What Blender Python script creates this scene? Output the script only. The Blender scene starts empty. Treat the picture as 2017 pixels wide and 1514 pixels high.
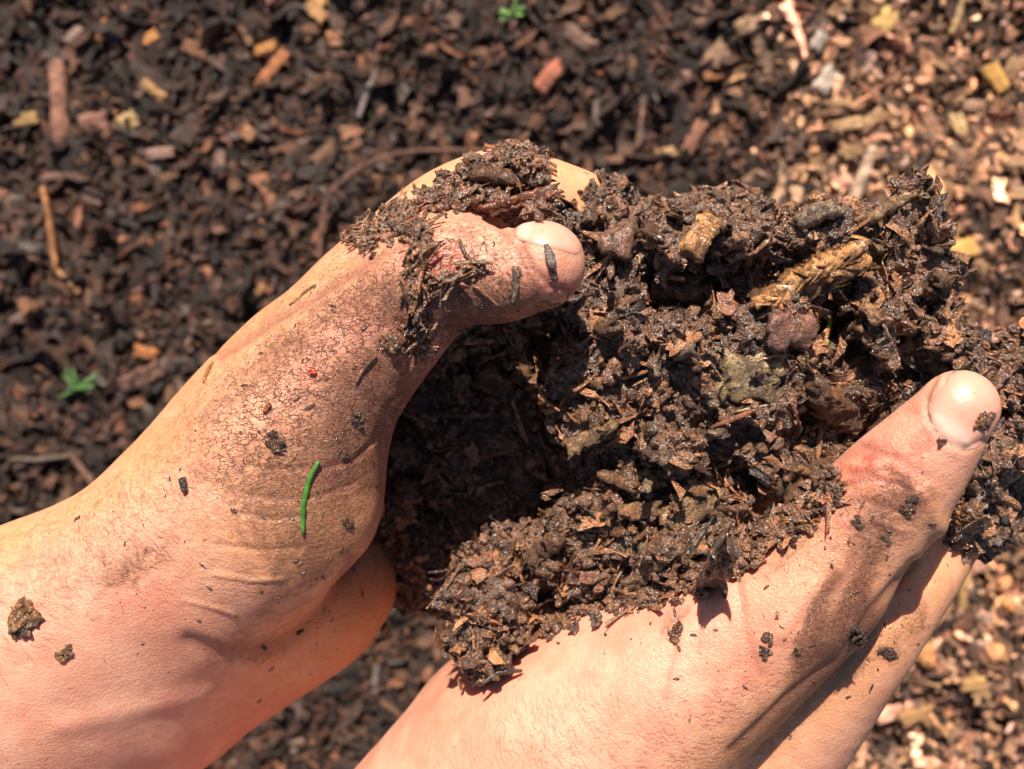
import bpy, math, random
import numpy as np
from mathutils import Vector, Matrix
from mathutils.bvhtree import BVHTree
R = math.radians
rng = np.random.default_rng(7); random.seed(7)
sc = bpy.context.scene
C = sc.collection
# ---------------------------------------------------------------- camera, light, exposure
CAMZ = 0.57; F = 35.0; IW, IH = 2017.0, 1514.0
K = 36.0/F/IW                      # metres per photo pixel per metre of distance
cam = bpy.data.objects.new('camera', bpy.data.cameras.new('camera')); C.objects.link(cam)
cam.location = (0, 0, CAMZ); cam.data.lens = F; cam.data.sensor_width = 36
cam.data.clip_start = 0.005; cam.data.clip_end = 50
cam.data.dof.use_dof = True; cam.data.dof.focus_distance = 0.243; cam.data.dof.aperture_fstop = 11.5
sc.camera = cam
SUN = Vector((-0.09, 0.69, 0.71)).normalized()      # towards the sun
elev = math.asin(SUN.z); azim = math.atan2(SUN.x, SUN.y)
w = bpy.data.worlds.new('World'); sc.world = w; w.use_nodes = True
nt = w.node_tree; bg = nt.nodes['Background']
sky = nt.nodes.new('ShaderNodeTexSky'); sky.sky_type = 'NISHITA'; sky.sun_disc = False
sky.sun_elevation = elev; sky.sun_rotation = azim
nt.links.new(sky.outputs[0], bg.inputs[0]); bg.inputs[1].default_value = 0.05
sc.cycles.diffuse_bounces = 3
sl = bpy.data.objects.new('sun', bpy.data.lights.new('sun', 'SUN')); C.objects.link(sl)
sl.data.energy = 5.0; sl.data.angle = R(0.5); sl.data.color = (1.0, 0.92, 0.80)
sl.rotation_euler = SUN.to_track_quat('Z', 'Y').to_euler()
sc.view_settings.view_transform = 'Standard'; sc.view_settings.look = 'None'
sc.view_settings.exposure = 1.0; sc.view_settings.gamma = 1.0
sc.cycles.max_bounces = 6; sc.cycles.sample_clamp_indirect = 8
# ---------------------------------------------------------------- numpy helpers
def P(px, py, d):                  # a point at distance d below the camera
    return np.array([(px-IW/2)*K*d, (IH/2-py)*K*d, CAMZ-d])
def hsh(i, j, k, s):
    h = (i.astype(np.uint32)*np.uint32(374761393)) ^ (j.astype(np.uint32)*np.uint32(668265263)) ^ (k.astype(np.uint32)*np.uint32(2147483647)) ^ np.uint32(s*97+13)
    h = (h ^ (h >> np.uint32(13)))*np.uint32(1274126177)
    h = (h ^ (h >> np.uint32(16)))*np.uint32(2246822519)
    return ((h ^ (h >> np.uint32(15))) & np.uint32(0xffffff)).astype(np.float32)/np.float32(0xffffff)
def vnoise(p, s=0):
    f = np.floor(p); t = (p-f).astype(np.float32); t = t*t*(3-2*t); i = f.astype(np.int64)
    x, y, z = i[:, 0], i[:, 1], i[:, 2]; u, v, q = t[:, 0], t[:, 1], t[:, 2]
    def g(a, b, c): return hsh(x+a, y+b, z+c, s)
    a0 = g(0,0,0)*(1-u)+g(1,0,0)*u; a1 = g(0,1,0)*(1-u)+g(1,1,0)*u
    b0 = g(0,0,1)*(1-u)+g(1,0,1)*u; b1 = g(0,1,1)*(1-u)+g(1,1,1)*u
    return ((a0*(1-v)+a1*v)*(1-q)+(b0*(1-v)+b1*v)*q)*2-1
def fbm(p, scale, octs=3, s=0):
    r = 0; a = 1.0; q = p/scale
    for o in range(octs):
        r = r+a*vnoise(q*(2**o)+o*17.3, s+o); a *= 0.5
    return r
def spline(pts, n=5):              # Catmull-Rom through (x,y,z,r) rows
    pts = np.array(pts, float); e = np.vstack([2*pts[0]-pts[1], pts, 2*pts[-1]-pts[-2]])
    e[0, 3] = pts[0, 3]; e[-1, 3] = pts[-1, 3]; out = []
    for i in range(1, len(e)-2):
        for t in np.linspace(0, 1, n, endpoint=False):
            a, b, c, d = e[i-1], e[i], e[i+1], e[i+2]
            out.append(0.5*((2*b)+(-a+c)*t+(2*a-5*b+4*c-d)*t*t+(-a+3*b-3*c+d)*t**3))
    out.append(pts[-1]); return np.array(out)
def chain(*pts, n=8):              # rows of (px, py, distance, radius px)
    return spline([list(P(a, b, d))+[r*K*d] for a, b, d, r in pts], n)
def sd_chain(p, ch):
    best = np.full(len(p), 9.0, np.float32)
    for a, b in zip(ch[:-1], ch[1:]):
        ba = (b[:3]-a[:3]).astype(np.float32); pa = p-a[:3].astype(np.float32)
        t = np.clip((pa@ba)/max(float(ba@ba), 1e-12), 0, 1)
        q = pa-t[:, None]*ba
        np.minimum(best, np.sqrt((q*q).sum(1))-(a[3]+t*(b[3]-a[3])).astype(np.float32), out=best)
    return best
def smin(a, b, k):
    h = np.maximum(k-np.abs(a-b), 0)/k
    return np.minimum(a, b)-h*h*k*0.25
def isosurface(fn, lo, hi, vox, margin):    # naive surface nets over a sparse set of 8-cell blocks
    lo = np.array(lo); nb = np.ceil((np.array(hi)-lo)/(vox*8)).astype(int); n = nb*8
    V = np.full(n, 1.0, np.float32)
    bi = np.stack(np.meshgrid(*[np.arange(k) for k in nb], indexing='ij'), -1).reshape(-1, 3)
    cd = fn((lo+(bi*8+4)*vox).astype(np.float32))
    off = np.stack(np.meshgrid(*[np.arange(8)]*3, indexing='ij'), -1).reshape(-1, 3)
    act = bi[np.abs(cd) < vox*7.5+margin]
    for b in bi[(cd < 0) & (np.abs(cd) >= vox*7.5+margin)]: V[b[0]*8:b[0]*8+8, b[1]*8:b[1]*8+8, b[2]*8:b[2]*8+8] = -1
    for s in range(0, len(act), 600):
        idx = (act[s:s+600, None, :]*8+off[None]).reshape(-1, 3)
        V[idx[:, 0], idx[:, 1], idx[:, 2]] = fn((lo+idx*vox).astype(np.float32))
    I = V < 0
    c = np.zeros(np.array(V.shape)-1, np.int8)
    for a in (0, 1):
        for b in (0, 1):
            for d in (0, 1):
                c += I[a:V.shape[0]-1+a, b:V.shape[1]-1+b, d:V.shape[2]-1+d]
    cells = np.argwhere((c > 0) & (c < 8)); ids = np.full(c.shape, -1, np.int32); ids[tuple(cells.T)] = np.arange(len(cells))
    cor = np.array([(a, b, d) for a in (0, 1) for b in (0, 1) for d in (0, 1)])
    vals = np.stack([V[tuple((cells+o).T)] for o in cor], 1)
    acc = np.zeros((len(cells), 3)); cnt = np.zeros(len(cells))
    for i in range(8):
        for j in range(i+1, 8):
            if np.abs(cor[i]-cor[j]).sum() != 1: continue
            m = (vals[:, i] < 0) != (vals[:, j] < 0)
            t = np.where(m, vals[:, i]/np.where(m, vals[:, i]-vals[:, j], 1), 0)
            acc += np.where(m[:, None], cor[i]+t[:, None]*(cor[j]-cor[i]), 0); cnt += m
    verts = lo+(cells+acc/cnt[:, None])*vox
    quads = []
    for ax in range(3):
        sl0 = [slice(None)]*3; sl1 = [slice(None)]*3; sl0[ax] = slice(0, -1); sl1[ax] = slice(1, None)
        A = I[tuple(sl0)]; B = I[tuple(sl1)]
        e = np.argwhere(A != B); o1, o2 = [a for a in range(3) if a != ax]
        ok = (e[:, o1] > 0) & (e[:, o2] > 0) & (e[:, o1] < V.shape[o1]-1) & (e[:, o2] < V.shape[o2]-1); e = e[ok]
        d1 = np.eye(3, dtype=int)[o1]; d2 = np.eye(3, dtype=int)[o2]
        q = np.stack([ids[tuple((e-d1-d2).T)], ids[tuple((e-d2).T)], ids[tuple(e.T)], ids[tuple((e-d1).T)]], 1)
        flip = A[tuple(e.T)]
        if ax == 1: flip = ~flip
        q[~flip] = q[~flip][:, ::-1]; quads.append(q)
    return verts, np.vstack(quads)
def make_mesh(name, v, f, smooth=True):
    me = bpy.data.meshes.new(name); f = np.asarray(f, np.int32); k = f.shape[1]
    me.vertices.add(len(v)); me.vertices.foreach_set('co', np.asarray(v, np.float32).ravel())
    me.loops.add(f.size); me.loops.foreach_set('vertex_index', f.ravel())
    me.polygons.add(len(f)); me.polygons.foreach_set('loop_start', np.arange(0, f.size, k, dtype=np.int32))
    me.polygons.foreach_set('use_smooth', np.full(len(f), smooth)); me.update(calc_edges=True); me.validate()
    return me
def col_attr(me, cols, name='col'):
    a = me.attributes.new(name, 'FLOAT_COLOR', 'POINT')
    c = np.ones((len(me.vertices), 4), np.float32); c[:, :3] = cols; a.data.foreach_set('color', c.ravel())
def link(name, me, mat, parent=None, centre=True):
    if centre:
        n = len(me.vertices); co = np.empty(n*3, np.float32); me.vertices.foreach_get('co', co); co = co.reshape(-1, 3)
        c = co.mean(0) if not parent else np.array(parent.location)*1.0
        if not parent: co -= c
        me.vertices.foreach_set('co', co.ravel())
    o = bpy.data.objects.new(name, me); C.objects.link(o)
    if centre and not parent: o.location = c
    me.materials.append(mat)
    if parent: o.parent = parent
    return o
def tag(o, label=None, cat=None, group=None, kind=None):
    for k, v in (('label', label), ('category', cat), ('group', group), ('kind', kind)):
        if v: o[k] = v
    return o
# ---------------------------------------------------------------- materials
class NB:
    def __init__(s, name):
        s.m = bpy.data.materials.new(name); s.m.use_nodes = True; s.t = s.m.node_tree
        s.b = s.t.nodes['Principled BSDF']
        s.co = s.t.nodes.new('ShaderNodeTexCoord').outputs['Object']
    def n(s, ty, **kw):
        n = s.t.nodes.new(ty)
        for k, v in kw.items():
            if k.startswith('_'): s.set(n.inputs[k[1:]], v)
            else: setattr(n, k, v)
        return n
    def set(s, inp, v):
        if isinstance(v, bpy.types.NodeSocket): s.t.links.new(v, inp)
        else: inp.default_value = v
    def noise(s, scale, detail=4, rough=.6, co=None, dist=0.0):
        n = s.n('ShaderNodeTexNoise'); s.set(n.inputs['Vector'], co or s.co); n.inputs['Scale'].default_value = scale
        n.inputs['Detail'].default_value = detail; n.inputs['Roughness'].default_value = rough; n.inputs['Distortion'].default_value = dist
        return n.outputs['Fac']
    def math(s, op, a, b=0.0, clamp=False):
        n = s.n('ShaderNodeMath', operation=op, use_clamp=clamp); s.set(n.inputs[0], a); s.set(n.inputs[1], b); return n.outputs[0]
    def ramp(s, v, a, b, c=0.0, d=1.0):
        n = s.n('ShaderNodeMapRange', interpolation_type='SMOOTHSTEP'); s.set(n.inputs[0], v)
        for i, x in enumerate((a, b, c, d)): s.set(n.inputs[i+1], x)
        return n.outputs[0]
    def mix(s, f, a, b, blend='MIX'):
        n = s.n('ShaderNodeMix', data_type='RGBA', blend_type=blend, clamp_factor=True)
        s.set(n.inputs[0], f)
        for i, v in ((6, a), (7, b)):
            s.set(n.inputs[i], v if isinstance(v, bpy.types.NodeSocket) else (*v, 1))
        return n.outputs[2]
    def bump(s, h, dist, strength=1.0, prev=None):
        n = s.n('ShaderNodeBump'); s.set(n.inputs['Height'], h); n.inputs['Distance'].default_value = dist
        n.inputs['Strength'].default_value = strength
        if prev: s.set(n.inputs['Normal'], prev)
        return n.outputs[0]
    def mapping(s, scale=(1, 1, 1), rot=(0, 0, 0), co=None):
        n = s.n('ShaderNodeMapping'); s.set(n.inputs['Vector'], co or s.co); n.inputs['Scale'].default_value = scale; n.inputs['Rotation'].default_value = rot
        return n.outputs[0]
    def attr(s, name):
        return s.n('ShaderNodeAttribute', attribute_name=name)
def mat_skin():
    s = NB('skin'); at = s.attr('mask'); sp = s.n('ShaderNodeSeparateColor'); s.set(sp.inputs[0], at.outputs['Color'])
    crackm, redm, ridgem = sp.outputs[0], sp.outputs[1], sp.outputs[2]
    at2 = s.attr('mask2'); sp2 = s.n('ShaderNodeSeparateColor'); s.set(sp2.inputs[0], at2.outputs['Color'])
    dirtm, tanm, crease = sp2.outputs[0], sp2.outputs[1], sp2.outputs[2]
    big = s.noise(45, 3); mid = s.noise(260, 4, .65); fine = s.noise(1500, 3, .7)
    base = s.mix(s.ramp(big, .35, .65), (.64, .32, .215), (.56, .235, .15))
    base = s.mix(tanm, base, (.60, .285, .125))
    base = s.mix(s.math('MULTIPLY', redm, s.ramp(mid, .38, .6, .2, 1)), base, (.46, .06, .04))
    base = s.mix(s.math('MULTIPLY', s.ramp(mid, .42, .72), .5), base, (.54, .20, .135))
    base = s.mix(s.math('MULTIPLY', s.ramp(s.noise(110, 4, .7),   .48, .7), .3), base, (.72, .42, .29))
    # crackled skin with dirt lodged in the cracks
    wob = s.n('ShaderNodeTexNoise'); s.set(wob.inputs['Vector'], s.co); wob.inputs['Scale'].default_value = 330; wob.inputs['Detail'].default_value = 3
    vm = s.n('ShaderNodeVectorMath', operation='MULTIPLY_ADD'); s.set(vm.inputs[0], wob.outputs['Color']); vm.inputs[1].default_value = (.0042,)*3; s.set(vm.inputs[2], s.co)
    cm = s.mapping((.5, 1.3, .8), (0, 0, R(-12)), vm.outputs[0])
    v1 = s.n('ShaderNodeTexVoronoi', feature='DISTANCE_TO_EDGE'); s.set(v1.inputs['Vector'], cm); v1.inputs['Scale'].default_value = 720
    v2 = s.n('ShaderNodeTexVoronoi', feature='DISTANCE_TO_EDGE'); s.set(v2.inputs['Vector'], vm.outputs[0]); v2.inputs['Scale'].default_value = 1050
    l1 = s.ramp(v1.outputs['Distance'], .0, .10, 1, 0); l2 = s.ramp(v2.outputs['Distance'], .01, .09, 1, 0)
    gate = s.ramp(s.noise(380, 3, .6), .40, .58)
    lines = s.math('MAXIMUM', s.math('MULTIPLY', l1, s.ramp(s.noise(420, 3), .36, .56, .15, 1)), s.math('MULTIPLY', s.math('MULTIPLY', l2, gate), .8))
    crack = s.math('MULTIPLY', lines, crackm)
    # fine parallel ridges
    wv = s.n('ShaderNodeTexWave', wave_type='BANDS', bands_direction='DIAGONAL'); s.set(wv.inputs['Vector'], s.mapping((1, .4, .6), (0, 0, R(-35))))
    wv.inputs['Scale'].default_value = 520; wv.inputs['Distortion'].default_value = 9; wv.inputs['Detail'].default_value = 3; wv.inputs['Detail Scale'].default_value = 1.1
    ridge = s.math('MULTIPLY', s.ramp(wv.outputs['Fac'], .0, .35, 1, 0), ridgem)
    ridge = s.math('MULTIPLY', ridge, s.ramp(mid, .35, .6))
    col = s.mix(s.math('MULTIPLY', crack, 1.05, True), base, (.10, .025, .012))
    col = s.mix(s.math('MULTIPLY', ridge, .75, True), col, (.22, .09, .05))
    # smeared soil film and specks
    film = s.math('MULTIPLY', s.ramp(s.math('ADD', s.noise(150, 6, .75, dist=1.2), s.math('MULTIPLY', dirtm, .55)), .60, .92), .95)
    film = s.math('MULTIPLY', film, s.ramp(dirtm, .02, .35))
    col = s.mix(s.math('MULTIPLY', film, s.ramp(fine, .32, .62, .35, 1.0)), col, (.10, .045, .022))
    nz_ = s.math('ADD', s.math('MULTIPLY', s.math('SUBTRACT', s.noise(120, 6, .75, dist=.8), .5), 1.5), s.math('MULTIPLY', s.math('SUBTRACT', s.noise(700, 3, .7), .5), .7))
    dm2 = s.math('ADD', dirtm, s.math('MULTIPLY', nz_, s.ramp(dirtm, .02, .4)))
    brown = s.math('MULTIPLY', s.ramp(dm2, .16, .85), .82)
    col = s.mix(s.math('MULTIPLY', brown, s.ramp(mid, .3, .7, .4, 1)), col, s.mix(s.ramp(dm2, .4, 1.05), (.36, .155, .072), (.13, .042, .024)))
    col = s.mix(s.math('MULTIPLY', crack, .85, True), col, (.085, .024, .012))
    speck = s.math('MULTIPLY', s.ramp(s.noise(620, 2, .5), .70, .74), .75)
    col = s.mix(s.math('MULTIPLY', speck, s.ramp(s.noise(60, 2), .42, .6)), col, (.10, .045, .025))
    col = s.mix(s.math('MULTIPLY', crease, .65), col, (.27, .10, .06))
    s.set(s.b.inputs['Base Color'], col)
    h = s.math('SUBTRACT', s.math('MULTIPLY', fine, .35), s.math('MULTIPLY', crack, 1.0))
    h = s.math('SUBTRACT', h, s.math('MULTIPLY', ridge, .5))
    v3 = s.n('ShaderNodeTexVoronoi', feature='DISTANCE_TO_EDGE'); s.set(v3.inputs['Vector'], vm.outputs[0]); v3.inputs['Scale'].default_value = 900
    h = s.math('ADD', h, s.math('MULTIPLY', s.ramp(v3.outputs['Distance'], 0, .2), .35))
    b1 = s.bump(s.math('ADD', s.noise(170, 4), 0), .0010, .32)
    s.set(s.b.inputs['Normal'], s.bump(h, .00022, .8, b1))
    s.set(s.b.inputs['Roughness'], s.ramp(mid, .3, .7, .38, .55))
    s.b.inputs['Specular IOR Level'].default_value = .5
    s.b.inputs['Subsurface Weight'].default_value = .55; s.b.inputs['Subsurface Radius'].default_value = (1.0, .28, .14)
    s.b.inputs['Subsurface Scale'].default_value = .0042
    return s.m
def mat_nail():
    s = NB('nail'); at = s.attr('mask')
    sp = s.n('ShaderNodeSeparateColor'); s.set(sp.inputs[0], at.outputs['Color'])
    col = s.mix(sp.outputs[0], (.58, .285, .205), (.72, .56, .42))
    col = s.mix(s.math('MULTIPLY', sp.outputs[1], .8), col, (.50, .17, .12))
    col = s.mix(s.math('MULTIPLY', s.ramp(s.noise(180, 4, .65), .42, .66), .45), col, (.66, .27, .19))
    col = s.mix(s.math('MULTIPLY', sp.outputs[2], .35), col, (.80, .60, .50))
    col = s.mix(s.math('MULTIPLY', s.ramp(s.math('ADD', sp.outputs[1], s.math('MULTIPLY', s.noise(600, 4, .7), .5)), .62, .95), .75), col, (.20, .08, .045))
    col = s.mix(s.math('MULTIPLY', s.ramp(s.noise(700, 3, .6), .66, .74), .7), col, (.2, .09, .05))
    s.set(s.b.inputs['Base Color'], col); s.b.inputs['Roughness'].default_value = .40
    s.b.inputs['Subsurface Weight'].default_value = .4; s.b.inputs['Subsurface Radius'].default_value = (1, .35, .2); s.b.inputs['Subsurface Scale'].default_value = .003
    s.set(s.b.inputs['Normal'], s.bump(s.math('ADD', s.noise(500, 3), s.math('MULTIPLY', s.noise(1400, 3), .4)), .0004, .4))
    return s.m
def mat_soil(name, tint, rough=.34):     # wet crumbly soil
    s = NB(name); at = s.attr('col')
    a = s.noise(330, 6, .72); f = s.noise(1900, 3, .7)
    col = s.mix(s.ramp(a, .3, .72), tuple(x*.55 for x in tint), tuple(x*1.45 for x in tint))
    col = s.mix(1.0, col, at.outputs['Color'], 'MULTIPLY')
    s.set(s.b.inputs['Base Color'], col)
    s.set(s.b.inputs['Roughness'], s.ramp(a, .35, .65, rough*.7, rough*2.0)); s.b.inputs['Specular IOR Level'].default_value = .5
    v = s.n('ShaderNodeTexVoronoi'); s.set(v.inputs['Vector'], s.co); v.inputs['Scale'].default_value = 1500
    h = s.math('ADD', s.math('MULTIPLY', a, .6), s.math('SUBTRACT', s.math('MULTIPLY', f, .5), s.math('MULTIPLY', v.outputs['Distance'], .5)))
    nb_ = s.bump(h, .0012, 1.0); s.set(s.b.inputs['Normal'], nb_)
    if rough < .4:
        s.set(s.b.inputs['Coat Weight'], s.ramp(s.noise(700, 3), .43, .52)); s.b.inputs['Coat Roughness'].default_value = .17; s.b.inputs['Coat IOR'].default_value = 1.9
        s.set(s.b.inputs['Coat Normal'], s.bump(s.noise(1500, 3, .65), .0008, 1.0))
    return s.m
def mat_wood(name, wet=.4, grit=.5):     # bark and wood, colour carried by the mesh
    s = NB(name); at = s.attr('col')
    g = s.noise(160, 5, .7, s.mapping((.16, 1.6, 1.6))); a = s.noise(420, 5, .7)
    col = s.mix(s.ramp(g, .32, .66, .1, 1), (.32, .27, .24), (1.35, 1.25, 1.15))
    col = s.mix(1.0, col, at.outputs['Color'], 'MULTIPLY')
    gm = s.math('MULTIPLY', s.ramp(a, .5, .58), grit)
    col = s.mix(gm, col, (.085, .045, .024))
    s.set(s.b.inputs['Base Color'], col)
    s.set(s.b.inputs['Roughness'], s.ramp(a, .35, .65, wet*.7, wet*1.6)); s.b.inputs['Specular IOR Level'].default_value = .5
    h = s.math('ADD', g, s.math('MULTIPLY', s.ramp(s.noise(1500, 3, .7), .4, .6), .35))
    s.set(s.b.inputs['Normal'], s.bump(s.math('ADD', h, gm), .0009, .95))
    if wet < .4:
        s.set(s.b.inputs['Coat Weight'], s.ramp(s.noise(700, 3), .48, .56)); s.b.inputs['Coat Roughness'].default_value = .18; s.b.inputs['Coat IOR'].default_value = 1.5
        s.set(s.b.inputs['Coat Normal'], s.bump(s.noise(1300, 3, .6), .0005, 1.0))
    return s.m
def mat_green():
    s = NB('green_leaf'); at = s.attr('col')
    col = s.mix(s.ramp(s.noise(600, 3), .3, .7), (.7, .7, .6), (1.3, 1.25, 1.1)); col = s.mix(1.0, col, at.outputs['Color'], 'MULTIPLY')
    s.set(s.b.inputs['Base Color'], col); s.b.inputs['Roughness'].default_value = .38
    s.set(s.b.inputs['Normal'], s.bump(s.noise(900, 3), .0004, .6)); return s.m
M_skin, M_nail = mat_skin(), mat_nail()
M_soil = mat_soil('wet_compost', (.138, .058, .024), .23)
M_wood = mat_wood('wet_wood', .34, .75); M_mulch = mat_wood('mulch_wood', .42, .3); M_green = mat_green()
M_hair = NB('hair').m; M_hair.node_tree.nodes['Principled BSDF'].inputs['Base Color'].default_value = (.10, .045, .02, 1)
# ---------------------------------------------------------------- hands
def seg_dist(px, py, pts):
    best = np.full(len(px), 1e9)
    for (ax, ay), (bx, by) in zip(pts[:-1], pts[1:]):
        dx, dy = bx-ax, by-ay; t = np.clip(((px-ax)*dx+(py-ay)*dy)/(dx*dx+dy*dy+1e-9), 0, 1)
        best = np.minimum(best, np.hypot(px-ax-t*dx, py-ay-t*dy))
    return best
def project(v):
    d = CAMZ-v[:, 2]; return v[:, 0]/(K*d)+IW/2, IH/2-v[:, 1]/(K*d), d
def g2(px, py, cx, cy, rx, ry=None, ang=0):
    ry = ry or rx; c, s_ = math.cos(R(ang)), math.sin(R(ang)); dx, dy = px-cx, py-cy
    u = (dx*c+dy*s_)/rx; v = (-dx*s_+dy*c)/ry
    return np.exp(-(u*u+v*v))
def normals(v, f):
    a = v[f[:, 2]]-v[f[:, 0]]; b = v[f[:, 3]]-v[f[:, 1]]; n = np.cross(a, b); out = np.zeros_like(v)
    for i in range(4):
        for k in range(3): out[:, k] += np.bincount(f[:, i], n[:, k], len(v))
    return out/np.maximum(np.linalg.norm(out, axis=1, keepdims=True), 1e-12)
def smooth_mesh(v, f, it, lam=.5):
    deg = np.zeros(len(v))
    e = np.vstack([f[:, [0, 1]], f[:, [1, 2]], f[:, [2, 3]], f[:, [3, 0]]])
    deg = np.bincount(e[:, 0], minlength=len(v))+np.bincount(e[:, 1], minlength=len(v))
    for _ in range(it):
        acc = np.zeros_like(v)
        for k in range(3): acc[:, k] = np.bincount(e[:, 0], v[e[:, 1], k], len(v))+np.bincount(e[:, 1], v[e[:, 0], k], len(v))
        v = v+(acc/np.maximum(deg, 1)[:, None]-v)*lam
    return v
def largest(v, f):
    lab = np.arange(len(v))
    while True:
        m = lab[f].min(1); new = lab.copy()
        for i in range(4): np.minimum.at(new, f[:, i], m)
        new = new[new]
        if (new == lab).all(): break
        lab = new
    u, c = np.unique(lab, return_counts=True); k = lab == u[c.argmax()]; idx = np.cumsum(k)-1
    return v[k], idx[f[k[f[:, 0]]]]
def build_hand(groups, masks, creases, lo, hi, vox=.0008):
    def fn(p):
        d = None
        for ch, k in groups:
            e = sd_chain(p, ch); d = e if d is None else smin(d, e, k)
        return d
    v, f = largest(*isosurface(fn, lo, hi, vox, .004))
    v = smooth_mesh(v, f, 12)
    n = normals(v, f); px, py, dd = project(v)
    up = np.clip(n[:, 2]*2+.6, 0, 1)
    v = v+n*(fbm(v, .022, 2, 5)*.0006*1.0)[:, None]
    cr = np.zeros(len(v))
    for pts, depth, wid in creases:
        g = np.exp(-(seg_dist(px, py, pts)/wid)**2)*up; v = v-n*(g*depth)[:, None]; cr = np.maximum(cr, g*min(1, abs(depth)/.0006) if depth > 0 else 0)
    px, py, dd = project(v)
    return v, f, n, px, py, cr, up
def finish_hand(v, f, m1, m2, root):
    me = make_mesh('hand', v-np.array(root.location), f)
    col_attr(me, np.clip(m1, 0, 1), 'mask'); col_attr(me, np.clip(m2, 0, 1), 'mask2')
    return link('hand', me, M_skin, root, centre=False), BVHTree.FromPolygons([Vector(x) for x in v], f.tolist())

person = bpy.data.objects.new('person', None); C.objects.link(person); person.location = (-.02, -.02, .25)
tag(person, 'pair of bare soil-stained hands and forearms cupped together round dark compost', 'person')

A = [ # left hand in the photograph's upper left
 (chain((-900,1560,.275,250), (-400,1420,.272,235), (0,1262,.268,212), (250,1130,.265,186), (460,960,.260,172), (590,820,.256,164), (745,655,.248,126), (868,546,.240,110), (985,541,.2365,92), (1066,520,.233,86)), .010),
 (chain((560,880,.258,140), (600,985,.258,150), (545,1040,.260,160), (440,1120,.264,150)), .014),       # thenar pad
 (chain((-900,1800,.288,245), (-300,1640,.286,230), (60,1490,.287,198), (300,1365,.292,160)), .034),
 (chain((200,1420,.294,160), (420,1305,.299,150), (590,1205,.304,142), (655,1150,.309,128)), .010),
 (chain((120,1330,.280,195), (380,1180,.284,175), (520,1110,.290,140)), .022),
 (chain((420,960,.280,150), (560,740,.275,118), (645,650,.270,106), (775,520,.264,96), (945,398,.262,96), (1120,415,.266,86), (1250,480,.275,76)), .018),  # index
 (chain((480,1000,.300,140), (640,760,.305,110), (800,610,.312,95), (980,560,.318,92), (1180,640,.322,84), (1300,700,.325,72)), .008),
 (chain((520,1080,.315,130), (680,860,.325,105), (840,730,.335,92), (1010,700,.342,90), (1200,760,.345,80), (1310,810,.345,70)), .007),
 (chain((560,1140,.320,130), (700,980,.340,100), (860,860,.352,84), (1000,840,.358,80), (1150,880,.360,70), (1240,910,.360,60)), .006),
]
crA = [([(770,800),(740,860),(700,905),(640,925),(560,925),(480,915)], .0005, 5), ([(480,975),(560,985),(640,975),(700,950)], .0005, 4), ([(470,1010),(540,1022),(610,1015)], .0004, 4),
       ([(430,1070),(520,1082),(590,1078)], .0004, 4), ([(420,1130),(500,1142),(560,1140)], -.0004, 4), ([(360,1180),(430,1200),(460,1212)], -.0004, 4),
       ([(370,1260),(450,1290),(560,1270),(640,1200),(700,1100)], .0008, 14), ([(120,1430),(250,1400),(400,1370),(520,1310)], -.0006, 22), ([(1010,440),(1030,485),(1052,530),(1085,562),(1130,572)], .0006, 6),
       ([(885,445),(930,480),(960,560),(950,640)], .0004, 5), ([(905,440),(955,490),(985,570),(975,635)], .0004, 5), ([(985,445),(1020,500),(1050,560),(1060,610)], .0005, 7),
       ([(820,520),(870,500)], -.0006, 24), ([(790,640),(830,690),(800,760)], .0008, 12),
       ([(430,700),(520,645),(640,575),(740,510),(800,470)], .0009, 9)]
v, f, n, px, py, cr, up = build_hand(A, None, crA, (-.262, -.165, .165), (.045, .085, .36))
crack = 1.2*g2(px,py,700,720,260,190,-42)+1.0*g2(px,py,900,560,130)+.85*g2(px,py,560,860,170,120)+.25*g2(px,py,200,1050,220,120,-25)
dirt = 1.35*g2(px,py,880,605,140,52,12)+.30*g2(px,py,660,780,260,170,-42)+.25*g2(px,py,600,1020,140,150)+.35*g2(px,py,560,690,200,40,-42)+.5*g2(px,py,1060,590,90,30,20)+.6*g2(px,py,740,760,110,70,-50)+.55*g2(px,py,680,900,60,90)+.5*g2(px,py,460,1275,110,35,8)+.35*g2(px,py,600,1130,60,200,35)+.5*g2(px,py,250,1120,120,60,-20)+.3*g2(px,py,540,1010,120)+.25*g2(px,py,300,880,200,60,-40)
red = 1.2*g2(px,py,870,510,55,38)+.55*g2(px,py,950,600,160,50,10)+.6*g2(px,py,855,625,60,40)+.45*g2(px,py,270,1180,90,60)+.6*g2(px,py,1100,570,80,36)+.3*g2(px,py,800,600,120,90)+.25*g2(px,py,620,740,180,120,-40)
ridge = .9*g2(px,py,650,1000,130,170)+.8*g2(px,py,260,1020,260,120,-25)+.5*g2(px,py,500,1180,160,100)
tan = .9*g2(px,py,620,1010,240,200)+.8*(seg_dist(px,py,[(0,1060),(250,920),(430,700),(650,500),(900,320),(1200,370)]) < 1e9)*np.exp(-(seg_dist(px,py,[(0,1060),(250,920),(430,700),(650,500),(900,320),(1200,370)])/75)**2)+.9*g2(px,py,640,1250,180,80,-30)
root = person
handA, bvhA = finish_hand(v, f, np.stack([crack*up, red*up, ridge*up], 1), np.stack([dirt, tan, cr], 1), root)
handA['label'] = 'left hand and hairy forearm reaching in from the lower left, thumb curled over the compost'
VA = v
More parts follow.
